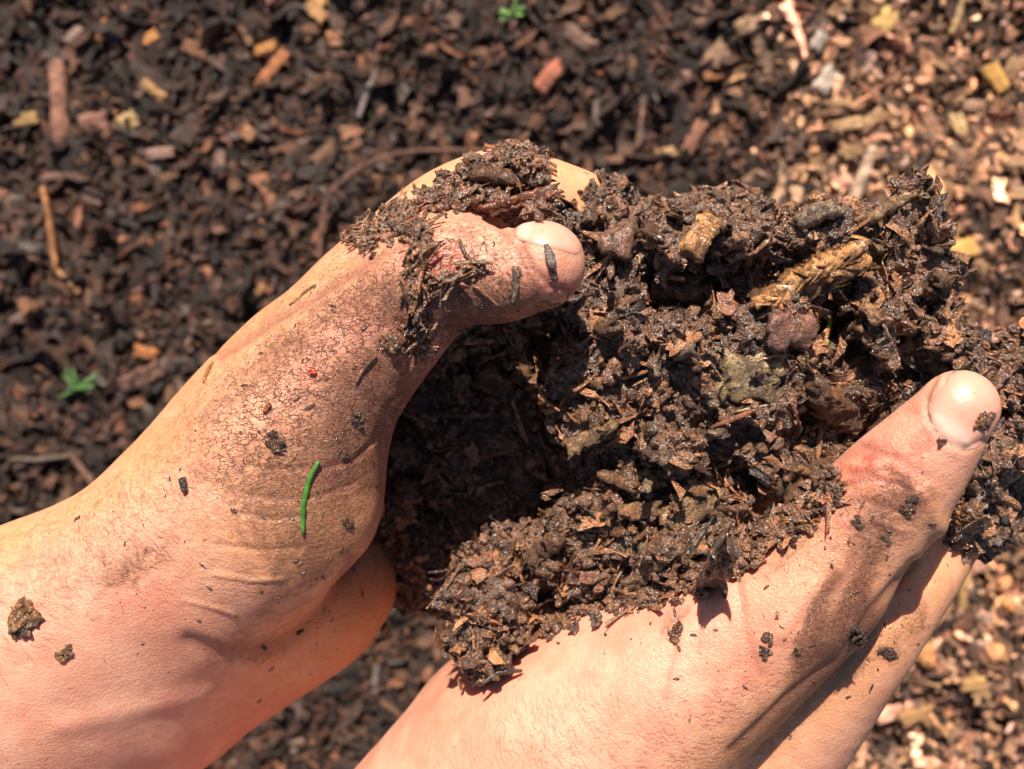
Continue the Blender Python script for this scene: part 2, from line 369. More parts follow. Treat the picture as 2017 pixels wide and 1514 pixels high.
B = [ # right hand
 (chain((560,2150,.300,330), (800,1850,.292,300), (1050,1545,.282,262), (1290,1358,.266,205), (1430,1262,.258,175), (1575,1160,.250,146), (1680,1052,.243,122), (1762,962,.237,110), (1838,868,.231,91), (1885,805,.228,76)), .010),
 (chain((1150,1500,.300,200), (1010,1440,.315,172), (1130,1330,.310,150)), .02),
 (chain((1100,1700,.300,300), (1430,1500,.288,182), (1640,1300,.270,124), (1738,1195,.267,101), (1830,1080,.272,86), (1872,990,.288,76), (1830,870,.305,68)), .008),   # index
 (chain((1200,1600,.315,200), (1560,1330,.312,130), (1720,1130,.315,96), (1760,980,.322,88), (1690,860,.328,78)), .008),
 (chain((1150,1560,.325,190), (1440,1330,.330,125), (1600,1120,.338,94), (1620,970,.344,86), (1540,860,.348,76)), .007),
 (chain((1080,1520,.328,180), (1300,1320,.345,115), (1430,1150,.355,84), (1440,1020,.360,76), (1370,930,.362,66)), .006),
]
crB = [([(1845,738),(1826,775),(1828,822),(1858,866),(1905,886),(1938,868)], .0007, 6), ([(1820,800),(1835,850),(1880,888)], -.0004, 14), ([(1455,1140),(1470,1240),(1500,1330)], .0004, 8), ([(1385,1180),(1375,1290)], .0003, 6), ([(1340,1230),(1310,1380)], .0003, 6), ([(1655,960),(1720,940),(1790,960)], .0006, 6), ([(1680,935),(1740,925),(1810,950)], .0005, 5), ([(1640,1000),(1700,985),(1770,1010)], .0005, 6), ([(1660,1030),(1720,1020),(1780,1045)], -.0005, 8),
       ([(1780,930),(1830,985),(1850,1040)], -.0012, 20), ([(1700,880),(1760,900),(1830,940)], .0004, 8),
       ([(1640,1170),(1670,1130),(1690,1060)], .0006, 10), ([(1540,1250),(1600,1150)], -.0008, 14), ([(1440,1480),(1560,1370),(1660,1290),(1720,1200),(1800,1110)], .0008, 10)]
v, f, n, px, py, cr, up = build_hand(B, None, crB, (-.10, -.235, .165), (.15, .03, .37))
crack = .35*g2(px,py,1650,1060,160,90,-45)+.5*g2(px,py,1760,970,80)
dirt = .95*g2(px,py,1690,1150,30,105,25)+.7*g2(px,py,1620,1180,16,90,25)+.7*g2(px,py,1600,1240,14,70,20)+.55*np.exp(-(seg_dist(px,py,[(1460,1480),(1560,1400),(1660,1300),(1700,1220)])/34)**2)+.6*g2(px,py,1645,1250,36,100,45)+.35*g2(px,py,1600,1330,180,50,-45)+.6*g2(px,py,1790,990,70,60)+.5*g2(px,py,1720,1020,60,60)+.45*g2(px,py,1540,1100,120,30,-40)+.5*g2(px,py,1330,1230,50,30,-60)+.55*g2(px,py,1780,1250,120,40,-45)+.45*g2(px,py,1600,1230,20,70,20)
red = .85*g2(px,py,1690,915,70,28,-30)+.5*g2(px,py,1820,880,110,30,-50)+.4*g2(px,py,1720,960,110)+.5*g2(px,py,1950,800,40,60)+.3*g2(px,py,1450,1350,220,90,-40)+.35*g2(px,py,1800,790,60)
ridge = .6*g2(px,py,1100,1480,260,160)+.6*g2(px,py,1450,1400,220,100,-45)
tan = .8*np.exp(-(seg_dist(px,py,[(1400,1540),(1560,1420),(1700,1300),(1800,1160),(1900,1060)])/90)**2)+.3*g2(px,py,1580,1080,150)
handB, bvhB = finish_hand(v, f, np.stack([crack*up, red*up, ridge*up], 1), np.stack([dirt, tan, cr], 1), root)
handB['label'] = 'right hand rising from the bottom edge with a broad pale thumbnail pointing up'
VB = v
def nail(bvh, cx, cy, cd, axis, nrm, L, W, hand, off=.00026, tipm=0):
    ax = Vector(axis).normalized(); nn = Vector(nrm).normalized(); ax = (ax-nn*ax.dot(nn)).normalized(); sd = nn.cross(ax)
    c = Vector(P(cx, cy, cd)); hc_ = bvh.ray_cast(c+nn*.03, -nn)[0]; c = hc_ or c; vs = []; ms = []; nu, nv = 34, 26
    for i in range(nu):
        for j in range(nv):
            a, b = -1+2*i/(nu-1), -1+2*j/(nv-1)
            x = a*math.sqrt(1-.5*b*b*.9); y = b*math.sqrt(1-.5*a*a*(1.0 if a < 0 else .7))
            p = c+ax*(x*L/2)+sd*(y*W/2)
            h, hn, _, _ = bvh.ray_cast(p+nn*.03, -nn)
            if h is None or abs((h-c).dot(nn)) > .0085: h, hn, _, _ = bvh.find_nearest(p-nn*.004)
            e = max(abs(a), abs(b)); lift = off*(1-max(0, (e-.8)/.2)**2*1.25)
            vs.append(h+hn*lift); ms.append((tipm*max(0, (a-.8)/.2), max(0, abs(b)-.7)*2+max(0, -a-.75)*2, max(0, min(1, (-a-.45-.35*b*b)*4))))
    q = [(i*nv+j, (i+1)*nv+j, (i+1)*nv+j+1, i*nv+j+1) for i in range(nu-1) for j in range(nv-1)]
    vv = np.array([list(x) for x in vs]); q = np.array(q)
    if normals(vv, q).mean(0)@np.array(nn) < 0: q = q[:, ::-1]
    vv = smooth_mesh(vv, q, 2, .4)
    me = make_mesh('thumbnail', vv-np.array(person.location), q); col_attr(me, np.clip(np.array(ms), 0, 1), 'mask')
    o = bpy.data.objects.new('thumbnail', me); C.objects.link(o); me.materials.append(M_nail); o.parent = hand; o.matrix_parent_inverse = Matrix.Identity(4)
    return o
nail(bvhA, 1082, 484, .233, (1, -.14, 0), (.06, .56, .82), .0165, .0148, handA)
nail(bvhB, 1886, 808, .228, (.62, .78, 0), (.10, .12, .99), .0196, .0168, handB, tipm=.7)
# ---------------------------------------------------------------- soup of many small pieces
def ico(sub):
    import bmesh
    bm = bmesh.new(); bmesh.ops.create_icosphere(bm, subdivisions=sub, radius=1)
    v = np.array([list(x.co) for x in bm.verts]); f = np.array([[x.index for x in q.verts] for q in bm.faces]); bm.free(); return v, f
def crumb_t(sub, seed, rough=.5):
    v, f = ico(sub); d = 1+rough*fbm(v+seed*7.1, .9, 2, seed)+.25*rough*fbm(v+seed, .35, 1, seed+9)
    v = v*d[:, None]*np.array([1, .85, .7]); return v, f
def flake_t(nx, ny, seed, jag=.18, bend=.25, thick=.16, taper=.0):   # unit flake: x in [-1,1], y in [-1,1]*, z thickness
    r = np.random.default_rng(seed); V = []; 
    e0 = r.uniform(-jag, jag, ny+1); e1 = r.uniform(-jag, jag, ny+1); s0 = r.uniform(-jag, jag, nx+1); s1 = r.uniform(-jag, jag, nx+1)
    bx, by = r.uniform(-bend, bend, 2); tw = r.uniform(-bend, bend); ta = r.uniform(0, taper)
    for side in (1, -1):
        for i in range(nx+1):
            for j in range(ny+1):
                a, b = i/nx, j/ny
                x = (-1+e0[j])*(1-a)+(1+e1[j])*a; y = ((-1+s0[i])*(1-b)+(1+s1[i])*b)*(1-ta*a)
                edge = 1.0 if 0 < i < nx and 0 < j < ny else .55
                z = bx*x*x+by*y*y+tw*x*y+side*thick*edge+r.uniform(-.3, .3)*thick
                V.append((x, y, z))
    V = np.array(V); N = (nx+1)*(ny+1); Q = []
    idx = lambda i, j: i*(ny+1)+j
    for i in range(nx):
        for j in range(ny):
            a, b, c, d = idx(i, j), idx(i+1, j), idx(i+1, j+1), idx(i, j+1)
            Q += [(a, b, c, d), (N+d, N+c, N+b, N+a)]
    ring = [idx(i, 0) for i in range(nx)]+[idx(nx, j) for j in range(ny)]+[idx(i, ny) for i in range(nx, 0, -1)]+[idx(0, j) for j in range(ny, 0, -1)]
    for a, b in zip(ring, ring[1:]+ring[:1]): Q.append((a, N+a, N+b, b))
    Q = np.array(Q); T = np.vstack([Q[:, [0, 1, 2]], Q[:, [0, 2, 3]]]); return V, T
def rand_rot(n, r):
    q = r.normal(size=(n, 4)); q /= np.linalg.norm(q, axis=1, keepdims=True); w_, x, y, z = q.T
    return np.stack([1-2*(y*y+z*z), 2*(x*y-z*w_), 2*(x*z+y*w_), 2*(x*y+z*w_), 1-2*(x*x+z*z), 2*(y*z-x*w_), 2*(x*z-y*w_), 2*(y*z+x*w_), 1-2*(x*x+y*y)], 1).reshape(n, 3, 3)
def frame_rot(nrm, ang, tilt, r):   # columns: x axis, y axis, z = tilted normal
    n = nrm+r.normal(size=nrm.shape)*tilt[:, None] if hasattr(tilt, '__len__') else nrm+r.normal(size=nrm.shape)*tilt
    n /= np.linalg.norm(n, axis=1, keepdims=True)
    a = np.stack([np.cos(ang), np.sin(ang), 0*ang], 1); x = a-n*(a*n).sum(1, keepdims=True); x /= np.maximum(np.linalg.norm(x, axis=1, keepdims=True), 1e-6)
    y = np.cross(n, x); return np.stack([x, y, n], 2)
class Soup:
    def __init__(s): s.v = []; s.f = []; s.c = []; s.n = 0
    def add(s, tv, tf, pos, rot, scl, cols):
        k = len(pos); v = np.einsum('kij,knj->kni', rot, tv[None]*scl[:, None, :])+pos[:, None, :]
        f = tf[None]+(np.arange(k)*len(tv))[:, None, None]+s.n
        s.v.append(v.reshape(-1, 3)); s.f.append(f.reshape(-1, 3)); s.c.append(np.repeat(cols, len(tv), 0)); s.n += k*len(tv)
    def mesh(s, name, smooth=False):
        me = make_mesh(name, np.vstack(s.v), np.vstack(s.f), smooth); col_attr(me, np.vstack(s.c)); return me
# ---------------------------------------------------------------- the held compost
blobs = [(1400,720,.285,290),(1600,680,.283,250),(1290,900,.283,200),(1540,850,.284,220),(1700,640,.280,150),(1790,760,.280,110),(1420,980,.276,150),
 (1215,460,.262,95),(1290,470,.262,90),(1360,500,.262,95),(1470,520,.262,85),(1590,515,.258,85),(1690,510,.256,80),(1765,508,.256,72),(1730,560,.262,90),
 (1060,392,.250,44),(1000,388,.250,42),(1010,322,.249,20),(930,395,.250,34),(870,395,.252,26),(1105,425,.252,40),(1055,335,.250,20),(1165,462,.258,40),(905,350,.250,14),(960,345,.249,22),(1160,520,.270,70),
 (950,820,0.330,280),(830,1030,0.324,150),(970,1000,0.324,190),(860,740,0.308,110),(1060,650,0.314,140),(800,900,0.308,90),(900,900,0.302,80),(1000,760,0.304,90),(940,1000,0.304,50),(1060,900,0.308,90),
 (955,1150,.269,66),(990,1205,.265,64),(965,1270,.262,42),(925,1190,.268,44),(1080,1095,.273,52),(1190,1070,.268,95),(1300,1100,.262,75),(1390,1090,.258,62),(1500,1010,.262,85),(1590,930,.262,80),
 (1945,755,.268,80),(1990,690,.268,62),(1985,800,.272,70),(1920,900,.290,95),(1930,1000,.290,75),(1850,1050,.275,42),(1880,700,.285,80),(1945,905,.262,46),(1950,975,.262,44),(1925,1035,.262,38),(1965,1010,.268,40),(1985,900,.270,55),
 (1300,850,.335,330),(1550,850,.330,260),(1130,950,.350,240)]
br = random.Random(11)
for _ in range(95):
    x, y = br.uniform(1160, 1850), br.uniform(420, 1080)
    if y > 1130-(x-1300)*.62 or (x < 1500 and y < 450+abs(x-1350)*.1) : continue
    blobs.append((x, y, .253+br.uniform(-.004, .006)+(.008 if y > 700 else 0), br.uniform(26, 58)))
BL = [(np.append(P(a, b, d), r*K*d)) for a, b, d, r in blobs]
CV = [np.append(P(a, b, d), r*K*d) for a, b, d, r in [(1690,700,.246,72),(1450,850,.248,52),(1500,960,.250,48),(1760,680,.248,50),(1350,940,.248,36),(1560,845,.248,34),(1420,645,.240,32),(1180,590,.245,36),(1650,780,.24,25),(1130,480,.250,26)]]
shB = [c for c, _ in A[:2]]+[B[0][0]]
def soil_fn(p):
    d = None
    for b in BL:
        e = np.sqrt(((p-b[:3].astype(np.float32))**2).sum(1))-np.float32(b[3]); d = e if d is None else smin(d, e, .006)
    for b in CV:
        e = np.sqrt(((p-b[:3].astype(np.float32))**2).sum(1))-np.float32(b[3]); d = -smin(-d, e, .004)
    n1 = fbm(p, .013, 2, 3); n2 = fbm(p+3, .0055, 3, 8)
    d = d+(.0062*n1+.0040*n2)*np.where((p[:, 0] < .022) & (p[:, 1] > .028), .42, 1).astype(np.float32)+.004*np.maximum(0, np.abs(fbm(p+9, .016, 1, 21))*-4+1)*1.0
    return d
sv, sf = isosurface(soil_fn, (-.06, -.085, .175), (.150, .075, .345), .0009, .011)
sn = normals(sv, sf); print('soil verts', len(sv))
me = make_mesh('compost', sv, sf, True)
bvhS = BVHTree.FromPolygons([Vector(x) for x in sv], sf.tolist())
def cast(px, py, trees=None):
    o = Vector((0, 0, CAMZ)); dr = (Vector(P(px, py, .3))-o).normalized(); best = None
    for t in (trees or (bvhA, bvhB, bvhS)):
        h, nn, _, dd = t.ray_cast(o, dr)
        if h is not None and (best is None or dd < best[2]):
            if nn.z < 0: nn = -nn
            best = (h, nn, dd)
    return best
# --- single pieces
def orient(a, b, nn):
    x = (b-a); L = x.length; x = x/max(L, 1e-9); n = (nn-x*nn.dot(x)).normalized(); y = n.cross(x)
    return Matrix((x, y, n)).transposed(), L
def piece(name, p0, p1, wpx, thick, col, label, cat, group=None, lift=.3, seed=0, trees=None, bend=.12, jag=.14, mat=None, depth=None, tilt=0, ends=(0, 0), colv=.2):
    if depth: a, b = Vector(P(*p0, depth)), Vector(P(*p1, depth)); nn = Vector((0, 0, 1)); d0 = depth
    else:
        h0, h1 = cast(*p0, trees), cast(*p1, trees); m = cast((p0[0]+p1[0])/2, (p0[1]+p1[1])/2, trees); hs = [h for h in (h0, h1, m) if h]
        if not hs: return None
        d0 = CAMZ-(m or hs[0])[0].z; dm = CAMZ-sum(h[0].z for h in hs)/len(hs)
        z0 = (h0 or hs[0])[0].z; z1 = (h1 or hs[0])[0].z; zm = (m or hs[0])[0].z
        sh = max(0, zm-(z0+z1)/2); lim = .012
        z0 = max(z0, dm and CAMZ-dm-lim); z1 = max(z1, CAMZ-dm-lim)
        a, b = Vector(P(*p0, CAMZ-z0-sh)), Vector(P(*p1, CAMZ-z1-sh)); nn = (m or hs[0])[1]
        nn = (nn+Vector((0, 0, .8))).normalized()
    a = a+Vector((0, 0, ends[0])); b = b+Vector((0, 0, ends[1]))
    M, L = orient(a, b, nn); W = wpx*K*d0
    nx = max(8, min(26, int(L/.0012))); ny = max(4, min(14, int(W/.0012)))
    tv, tf = flake_t(nx, ny, seed+100, jag, bend, thick/2/(L/2), .25)
    v = tv*np.array([L/2, W/2, L/2]); v[:, 2] += fbm(v+seed, .004, 2, seed)*thick*(.15 if name in ('wood_chunk', 'wood_chip') else .4); v[:, :2] += np.stack([fbm(v+seed+5, .003, 2, seed+3), fbm(v+seed+9, .003, 2, seed+4)], 1)*min(.0008, W*.08)
    me = make_mesh(name, v, tf, True); c = np.array(col)*np.array([1, 1, 1]); cc = c*(1+colv*fbm(v+2, .005, 2, seed))[:, None]; col_attr(me, np.clip(cc, 0, 1))
    me.materials.append(mat or M_wood); o = bpy.data.objects.new(name, me); C.objects.link(o)
    rot = Matrix.Rotation(tilt, 3, 'X'); o.matrix_world = Matrix.Translation((a+b)/2+nn*(lift*thick)) @ (M @ rot).to_4x4()
    return tag(o, label, cat, group)
def tube(pts, rad, sides=7, seed=0, rough=.15, taper=.5):
    pts = np.array(pts); n = len(pts); t = np.gradient(pts, axis=0); t /= np.maximum(np.linalg.norm(t, axis=1, keepdims=True), 1e-9)
    ref = np.array([.3, .2, .93]); V = []
    for i in range(n):
        x = np.cross(t[i], ref); x /= np.linalg.norm(x); y = np.cross(t[i], x)
        rr = rad*(1-taper*abs(2*i/(n-1)-1)**3)
        for k in range(sides):
            a = 2*math.pi*k/sides; V.append(pts[i]+(x*math.cos(a)+y*math.sin(a))*rr)
    V = np.array(V); V += (fbm(V+seed, rad*1.6, 2, seed)*rad*rough)[:, None]*np.array([1, 1, 1.])
    Fq = []
    for i in range(n-1):
        for k in range(sides):
            a, b = i*sides+k, i*sides+(k+1) % sides; Fq += [(a, b, b+sides), (a, b+sides, a+sides)]
    for k in range(1, sides-1): Fq += [(0, k+1, k), ((n-1)*sides, (n-1)*sides+k, (n-1)*sides+k+1)]
    return V, np.array(Fq)
def stalk(name, pxs, wpx, col, label, cat, group=None, trees=None, depth=None, lift=1.0, seed=0, mat=None, rough=.25, rise=None, colv=.3, taper=.5):
    pts = []
    for i, (x, y) in enumerate(pxs):
        if depth: p = P(x, y, depth)
        else:
            h = cast(x, y, trees)
            p = P(x, y, CAMZ-h[0].z) if h else (P(x, y, CAMZ-pts[-1][2]) if pts else P(x, y, .255))
        pts.append(p)
    pts = np.array(pts, float); d0 = CAMZ-pts[:, 2].mean(); rad = wpx*K*d0/2
    if not depth:    # stiff: lie on the high points
        z = pts[:, 2].copy(); i = np.arange(len(z)); lin = np.polyval(np.polyfit(i, z, 1), i); lin += max(0, np.max((z-lin)))*.6
        nz = np.maximum(lin, z) if len(z) > 2 else z
        pts = np.array([P(x, y, CAMZ-zz-rad*lift) for (x, y), zz in zip(pxs, nz)])
    if rise: pts[:, 2] += np.linspace(rise[0], rise[1], len(pts))
    q = spline(np.hstack([pts, np.zeros((len(pts), 1))]), 6)[:, :3] if len(pts) > 2 else np.linspace(pts[0], pts[1], 9)
    q = q+np.stack([fbm(q+k*3+seed, .006, 2, seed+k) for k in range(3)], 1)*rad*.35
    v, f = tube(q, rad, 8, seed, rough, taper); me = make_mesh(name, v, f, True)
    c = np.array(col)*(1+colv*fbm(v, .004, 2, seed))[:, None]; col_attr(me, np.clip(c, 0, 1))
    o = link(name, me, mat or M_wood); return tag(o, label, cat, group)
def lump(name, px, py, rpx, col, label, cat, group=None, trees=None, seed=0, flat=.7, depth=None, mat=None, lift=.3, stretch=1.0, ang=0):
    if depth: c = Vector(P(px, py, depth)); d0 = depth
    else:
        h = cast(px, py, trees)
        if not h: return None
        c = h[0]; d0 = CAMZ-c.z; 
    r = rpx*K*d0; v, f = ico(5 if rpx > 30 else 4)
    dd = 1+.38*fbm(v+seed*3.3, .8, 3, seed)+.16*fbm(v+seed, .2, 2, seed+5); v = v*dd[:, None]*r*np.array([stretch, 1/stretch**.5, flat])
    ca, sa = math.cos(R(ang)), math.sin(R(ang)); v = v@np.array([[ca, sa, 0], [-sa, ca, 0], [0, 0, 1]])
    v = v+np.array(c)+np.array([0, 0, r*lift]); me = make_mesh(name, v, f, True)
    col_attr(me, np.clip(np.array(col)*(1+.3*fbm(v, .003, 2, seed))[:, None], 0, 5)); return tag(link(name, me, mat or M_soil), label, cat, group)
def ragged(name, px, py, rpx, col, label, cat, group, trees, seed, flat, stretch, ang):
    h = cast(px, py, trees)
    if not h: return None
    r = np.random.default_rng(seed+900); R_ = rpx*K*h[2]; nn = np.array([list(h[1])]); s_ = Soup(); n = 7+int(rpx*.9); ca, sa = math.cos(R(ang)), math.sin(R(ang))
    for k in range(n):
        q = r.normal(size=2)*.42*(1 if k else 0); x, y = q[0]*stretch, q[1]/stretch; qx, qy = px+(x*ca-y*sa)*rpx, py-(x*sa+y*ca)*rpx
        g = cast(qx, qy, trees)
        if not g or abs(g[0].z-h[0].z) > R_*1.6: continue
        m = R_*r.uniform(.28, .62)*(1.15 if k == 0 else 1); b = k % 3 != 1
        tv, tf = crumb_t(3, seed*7+k, .75) if b else flake_t(6, 4, seed*11+k, .4, .4, .16, .5)
        sc = np.array([[m, m*(.85 if b else .55), m*(flat*1.1 if b else .6)]])
        c_ = np.array([col])*(np.array([.17, .09, .052]) if max(col) > .2 else 1)*r.uniform(.6, 1.7)*(1.0 if b else 1.6)
        s_.add(tv, tf, np.array([list(g[0]+g[1]*m*flat*(.1+.5*r.random()))]), frame_rot(np.array([list(g[1])]), np.array([r.uniform(0, 6.28)]), .25, r), sc, c_)
    return tag(link(name, s_.mesh(name, True), M_wood), label, cat, group)
BARK=(.16,.075,.038); RED=(.26,.09,.045); ORG=(.50,.24,.085); TAN=(.33,.20,.10); GRY=(.24,.17,.12); YEL=(.56,.36,.13); DRK=(.055,.032,.022); PNK=(.33,.19,.15)
S = (bvhS,)
G1 = 'wood and bark pieces in the held compost'
heap = [ # p0, p1, width, thickness m, colour, name, category, label
 ((1488,596),(1690,480),72,.0075,ORG,'wood_chunk','wood chip','thick orange wood chunk with streaked grain jutting from the upper right of the held compost'),
 ((1420,735),(1540,745),105,.003,(.27,.19,.10),'bark_flake','bark flake','broad square olive-brown flake in the middle of the held compost'),
 ((1200,500),(1240,395),75,.0025,(.25,.13,.085),'bark_flake','bark flake','upright reddish brown flake right of the left thumb tip'),
 ((1355,505),(1410,425),52,.004,ORG,'wood_chip','wood chip','yellow-orange slab standing on the top edge of the held compost'),
 ((1300,575),(1395,575),80,.009,(.22,.11,.06),'wood_chunk','wood chip','rounded brown chunk with an orange edge left of the orange wood chunk'),
 ((1590,760),(1700,830),60,.004,BARK,'bark_flake','bark flake','ragged brown flake above the curved flake near the right thumbnail'),
 ((1690,880),(1775,790),42,.005,(.20,.10,.055),'bark_flake','bark flake','curved thick bark flake leaning toward the right thumb'),
 ((1305,1045),(1400,960),62,.003,TAN,'wood_chip','wood chip','pale tan rectangular chip on the lower middle of the heap'),
 ((1205,1180),(1335,1075),28,.003,(.24,.14,.075),'wood_splinter','splinter','long brown splinter pointing down onto the right palm'),
 ((1510,650),(1600,650),72,.003,(.26,.12,.085),'bark_flake','bark flake','reddish flake just below the orange wood chunk'),
 ((965,410),(1100,368),26,.003,RED,'bark_strip','bark strip','long reddish bark strip lying across the soil on the fingers'),
 ((920,335),(1010,350),34,.003,BARK,'bark_flake','bark flake','brown flake near the knuckle on top of the curled fingers'),
 ((1610,990),(1560,960),60,.006,BARK,'bark_flake','bark flake','round crumbly brown piece tucked beside the right thumb base'),
 ((1385,1165),(1425,1075),50,.004,(.13,.065,.04),'bark_flake','bark flake','dark brown flake hanging down over the right palm'),
 ((1040,1110),(1110,1045),40,.004,BARK,'bark_flake','bark flake','pointed brown flake just above the right wrist side of the hollow'),
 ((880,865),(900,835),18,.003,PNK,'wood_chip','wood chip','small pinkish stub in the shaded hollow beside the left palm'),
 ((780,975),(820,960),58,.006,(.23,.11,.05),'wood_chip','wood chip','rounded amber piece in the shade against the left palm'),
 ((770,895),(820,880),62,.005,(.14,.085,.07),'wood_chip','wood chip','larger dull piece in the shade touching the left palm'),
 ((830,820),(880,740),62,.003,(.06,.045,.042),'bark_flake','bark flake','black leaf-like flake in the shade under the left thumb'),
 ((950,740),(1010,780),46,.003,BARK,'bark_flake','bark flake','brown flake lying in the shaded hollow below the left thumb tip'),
 ((1570,450),(1660,420),30,.004,GRY,'bark_flake','bark flake','grey knobbly flake on the upper rim between the two tall clumps'),
 ((1690,445),(1800,392),24,.003,TAN,'wood_splinter','splinter','pale splinter on the topmost right corner of the held compost'),
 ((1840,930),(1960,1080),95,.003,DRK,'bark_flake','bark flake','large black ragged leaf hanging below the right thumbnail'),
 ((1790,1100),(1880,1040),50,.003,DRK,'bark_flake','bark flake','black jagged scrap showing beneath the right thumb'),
 ((1230,1010),(1310,1000),34,.003,(.30,.15,.07),'wood_chip','wood chip','orange-brown chip left of the pale tan rectangular chip'),
 ((1150,660),(1215,640),34,.003,BARK,'bark_flake','bark flake','brown flake at the sunlit rim just below the left thumb tip'),
 ((1680,850),(1610,800),34,.003,(.38,.18,.06),'wood_chip','wood chip','amber chip left of the curved thick bark flake'),
 ((1490,985),(1560,940),44,.004,BARK,'bark_flake','bark flake','brown flake in the shaded lower right of the heap'),
 ((1120,870),(1220,830),30,.004,(.26,.15,.07),'bark_flake','bark flake','wet brown flake on the left sunlit slope of the heap'),
 ((1180,930),(1260,960),26,.003,(.20,.10,.05),'bark_strip','bark strip','thin wet strip on the lower left sunlit slope'),
]
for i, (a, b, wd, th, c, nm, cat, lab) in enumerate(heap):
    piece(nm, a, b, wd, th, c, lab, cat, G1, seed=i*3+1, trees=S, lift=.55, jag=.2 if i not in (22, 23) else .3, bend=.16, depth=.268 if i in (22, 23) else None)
twigs = [
 ([(1178,750),(1250,738),(1335,712)],11,(.36,.17,.08),'reddish twig lying level on the left of the sunlit heap','twig'),
 ([(1335,715),(1360,765),(1388,812)],9,(.28,.15,.09),'short brown twig crossing below the end of the level reddish twig','twig'),
 ([(1398,842),(1440,826),(1492,806)],11,(.33,.13,.07),'red-brown twig beneath the broad square flake','twig'),
 ([(1440,812),(1500,800),(1560,792)],6,GRY,'thin grey twig just under the broad square flake','twig'),
 ([(1330,1150),(1362,1085),(1404,1020)],10,(.05,.04,.035),'black twig running beside the pale tan rectangular chip','twig'),
 ([(1740,640),(1752,665),(1768,690)],9,(.42,.33,.24),'pale grey twig hanging on the shaded right of the heap','twig'),
 ([(1610,915),(1614,860),(1620,830)],11,(.36,.17,.07),'upright orange twig stub in the lower right of the heap','twig'),
 ([(1478,445),(1475,500),(1470,540)],15,(.20,.10,.06),'upright knobbly brown twig on the top rim of the heap','twig'),
 ([(1260,520),(1262,450),(1268,400)],8,YEL,'thin yellow stem standing beside the upright reddish flake','stem'),
 ([(1570,470),(1630,500),(1690,480)],7,YEL,'yellow fibre lying along the orange wood chunk','stem'),
 ([(1150,700),(1165,650),(1170,610)],8,(.42,.20,.08),'orange twig on the rim of the shaded hollow','twig'),
 ([(1205,740),(1200,700)],6,BARK,'tiny brown twig above the level reddish twig','twig'),
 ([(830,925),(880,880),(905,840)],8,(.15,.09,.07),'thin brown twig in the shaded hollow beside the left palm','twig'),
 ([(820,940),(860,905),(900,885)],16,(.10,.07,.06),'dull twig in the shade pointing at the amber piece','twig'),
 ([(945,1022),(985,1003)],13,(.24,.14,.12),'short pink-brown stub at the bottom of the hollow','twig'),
 ([(1035,690),(1050,650),(1065,615)],4,(.16,.19,.06),'fine green stem under the left thumb tip','stem'),
 ([(1085,700),(1110,672),(1130,640)],4,(.35,.33,.3),'fine grey stem under the left thumb tip','stem'),
 ([(945,1348),(985,1325),(1030,1320)],10,DRK,'dark twig poking from the bottom tip of the low clump','twig'),
 ([(1300,1085),(1345,1110),(1372,1130)],7,DRK,'dark thin twig above the right palm left of the hanging flake','twig'),
 ([(1010,900),(1060,960)],5,(.14,.08,.05),'faint brown twig deep in the hollow','twig'),
 ([(830,1000),(838,1040),(850,1062)],9,(.30,.13,.06),'orange-tipped root at the left foot of the hollow','root'),
 ([(1240,1175),(1290,1150),(1320,1120)],8,(.28,.15,.08),'light brown twig resting at the lower soil edge','twig'),
 ([(1660,520),(1720,470),(1770,440)],7,(.40,.26,.12),'light fibre on the top right clump','stem'),
 ([(1350,410),(1330,450),(1310,500)],7,(.2,.12,.08),'brown fibre on the upper rim right of the reddish flake','twig'),
]
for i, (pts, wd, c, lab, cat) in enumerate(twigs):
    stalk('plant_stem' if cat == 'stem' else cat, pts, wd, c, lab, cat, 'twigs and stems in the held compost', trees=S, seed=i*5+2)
for i, (pts, lab) in enumerate([([(1612,577),(1640,565),(1674,556)],'yellow-green conifer needle lying level below the orange wood chunk'),([(1636,605),(1634,640),(1627,680)],'yellow-green conifer needle hanging down on the right of the heap')]):
    stalk('conifer_needle', pts, 11, (.40,.42,.05), lab, 'needle', 'conifer needles', trees=S, seed=i, mat=M_green, rough=.1, lift=1.4)
rq = random.Random(5); cnt = 0
for i in range(400):
    x, y = rq.uniform(1160, 1900), rq.uniform(330, 1130); h = cast(x, y)
    if not h or cnt >= 95: continue
    hs = cast(x, y, S)
    if not hs or hs[2] > h[2]+1e-6 or h[0].z < .26: continue
    L = rq.uniform(22, 52); an = rq.uniform(0, 3.14); dx, dy = math.cos(an)*L/2, math.sin(an)*L/2
    piece('bark_fragment', (x-dx, y-dy), (x+dx, y+dy), L*rq.uniform(.3, .75), rq.uniform(.0012, .003), rq.choice([BARK, BARK, (.20,.10,.05), (.30,.15,.07), (.13,.07,.05), (.36,.20,.10), (.22,.15,.10)]),
          'small brown bark fragment stuck in the wet held compost', 'bark fragment', 'bark fragments stuck in the held compost', seed=i+700, trees=S, lift=rq.uniform(.1, .7), jag=.28, bend=.25, ends=(rq.uniform(-.002, .003), rq.uniform(-.002, .003)))
    cnt += 1
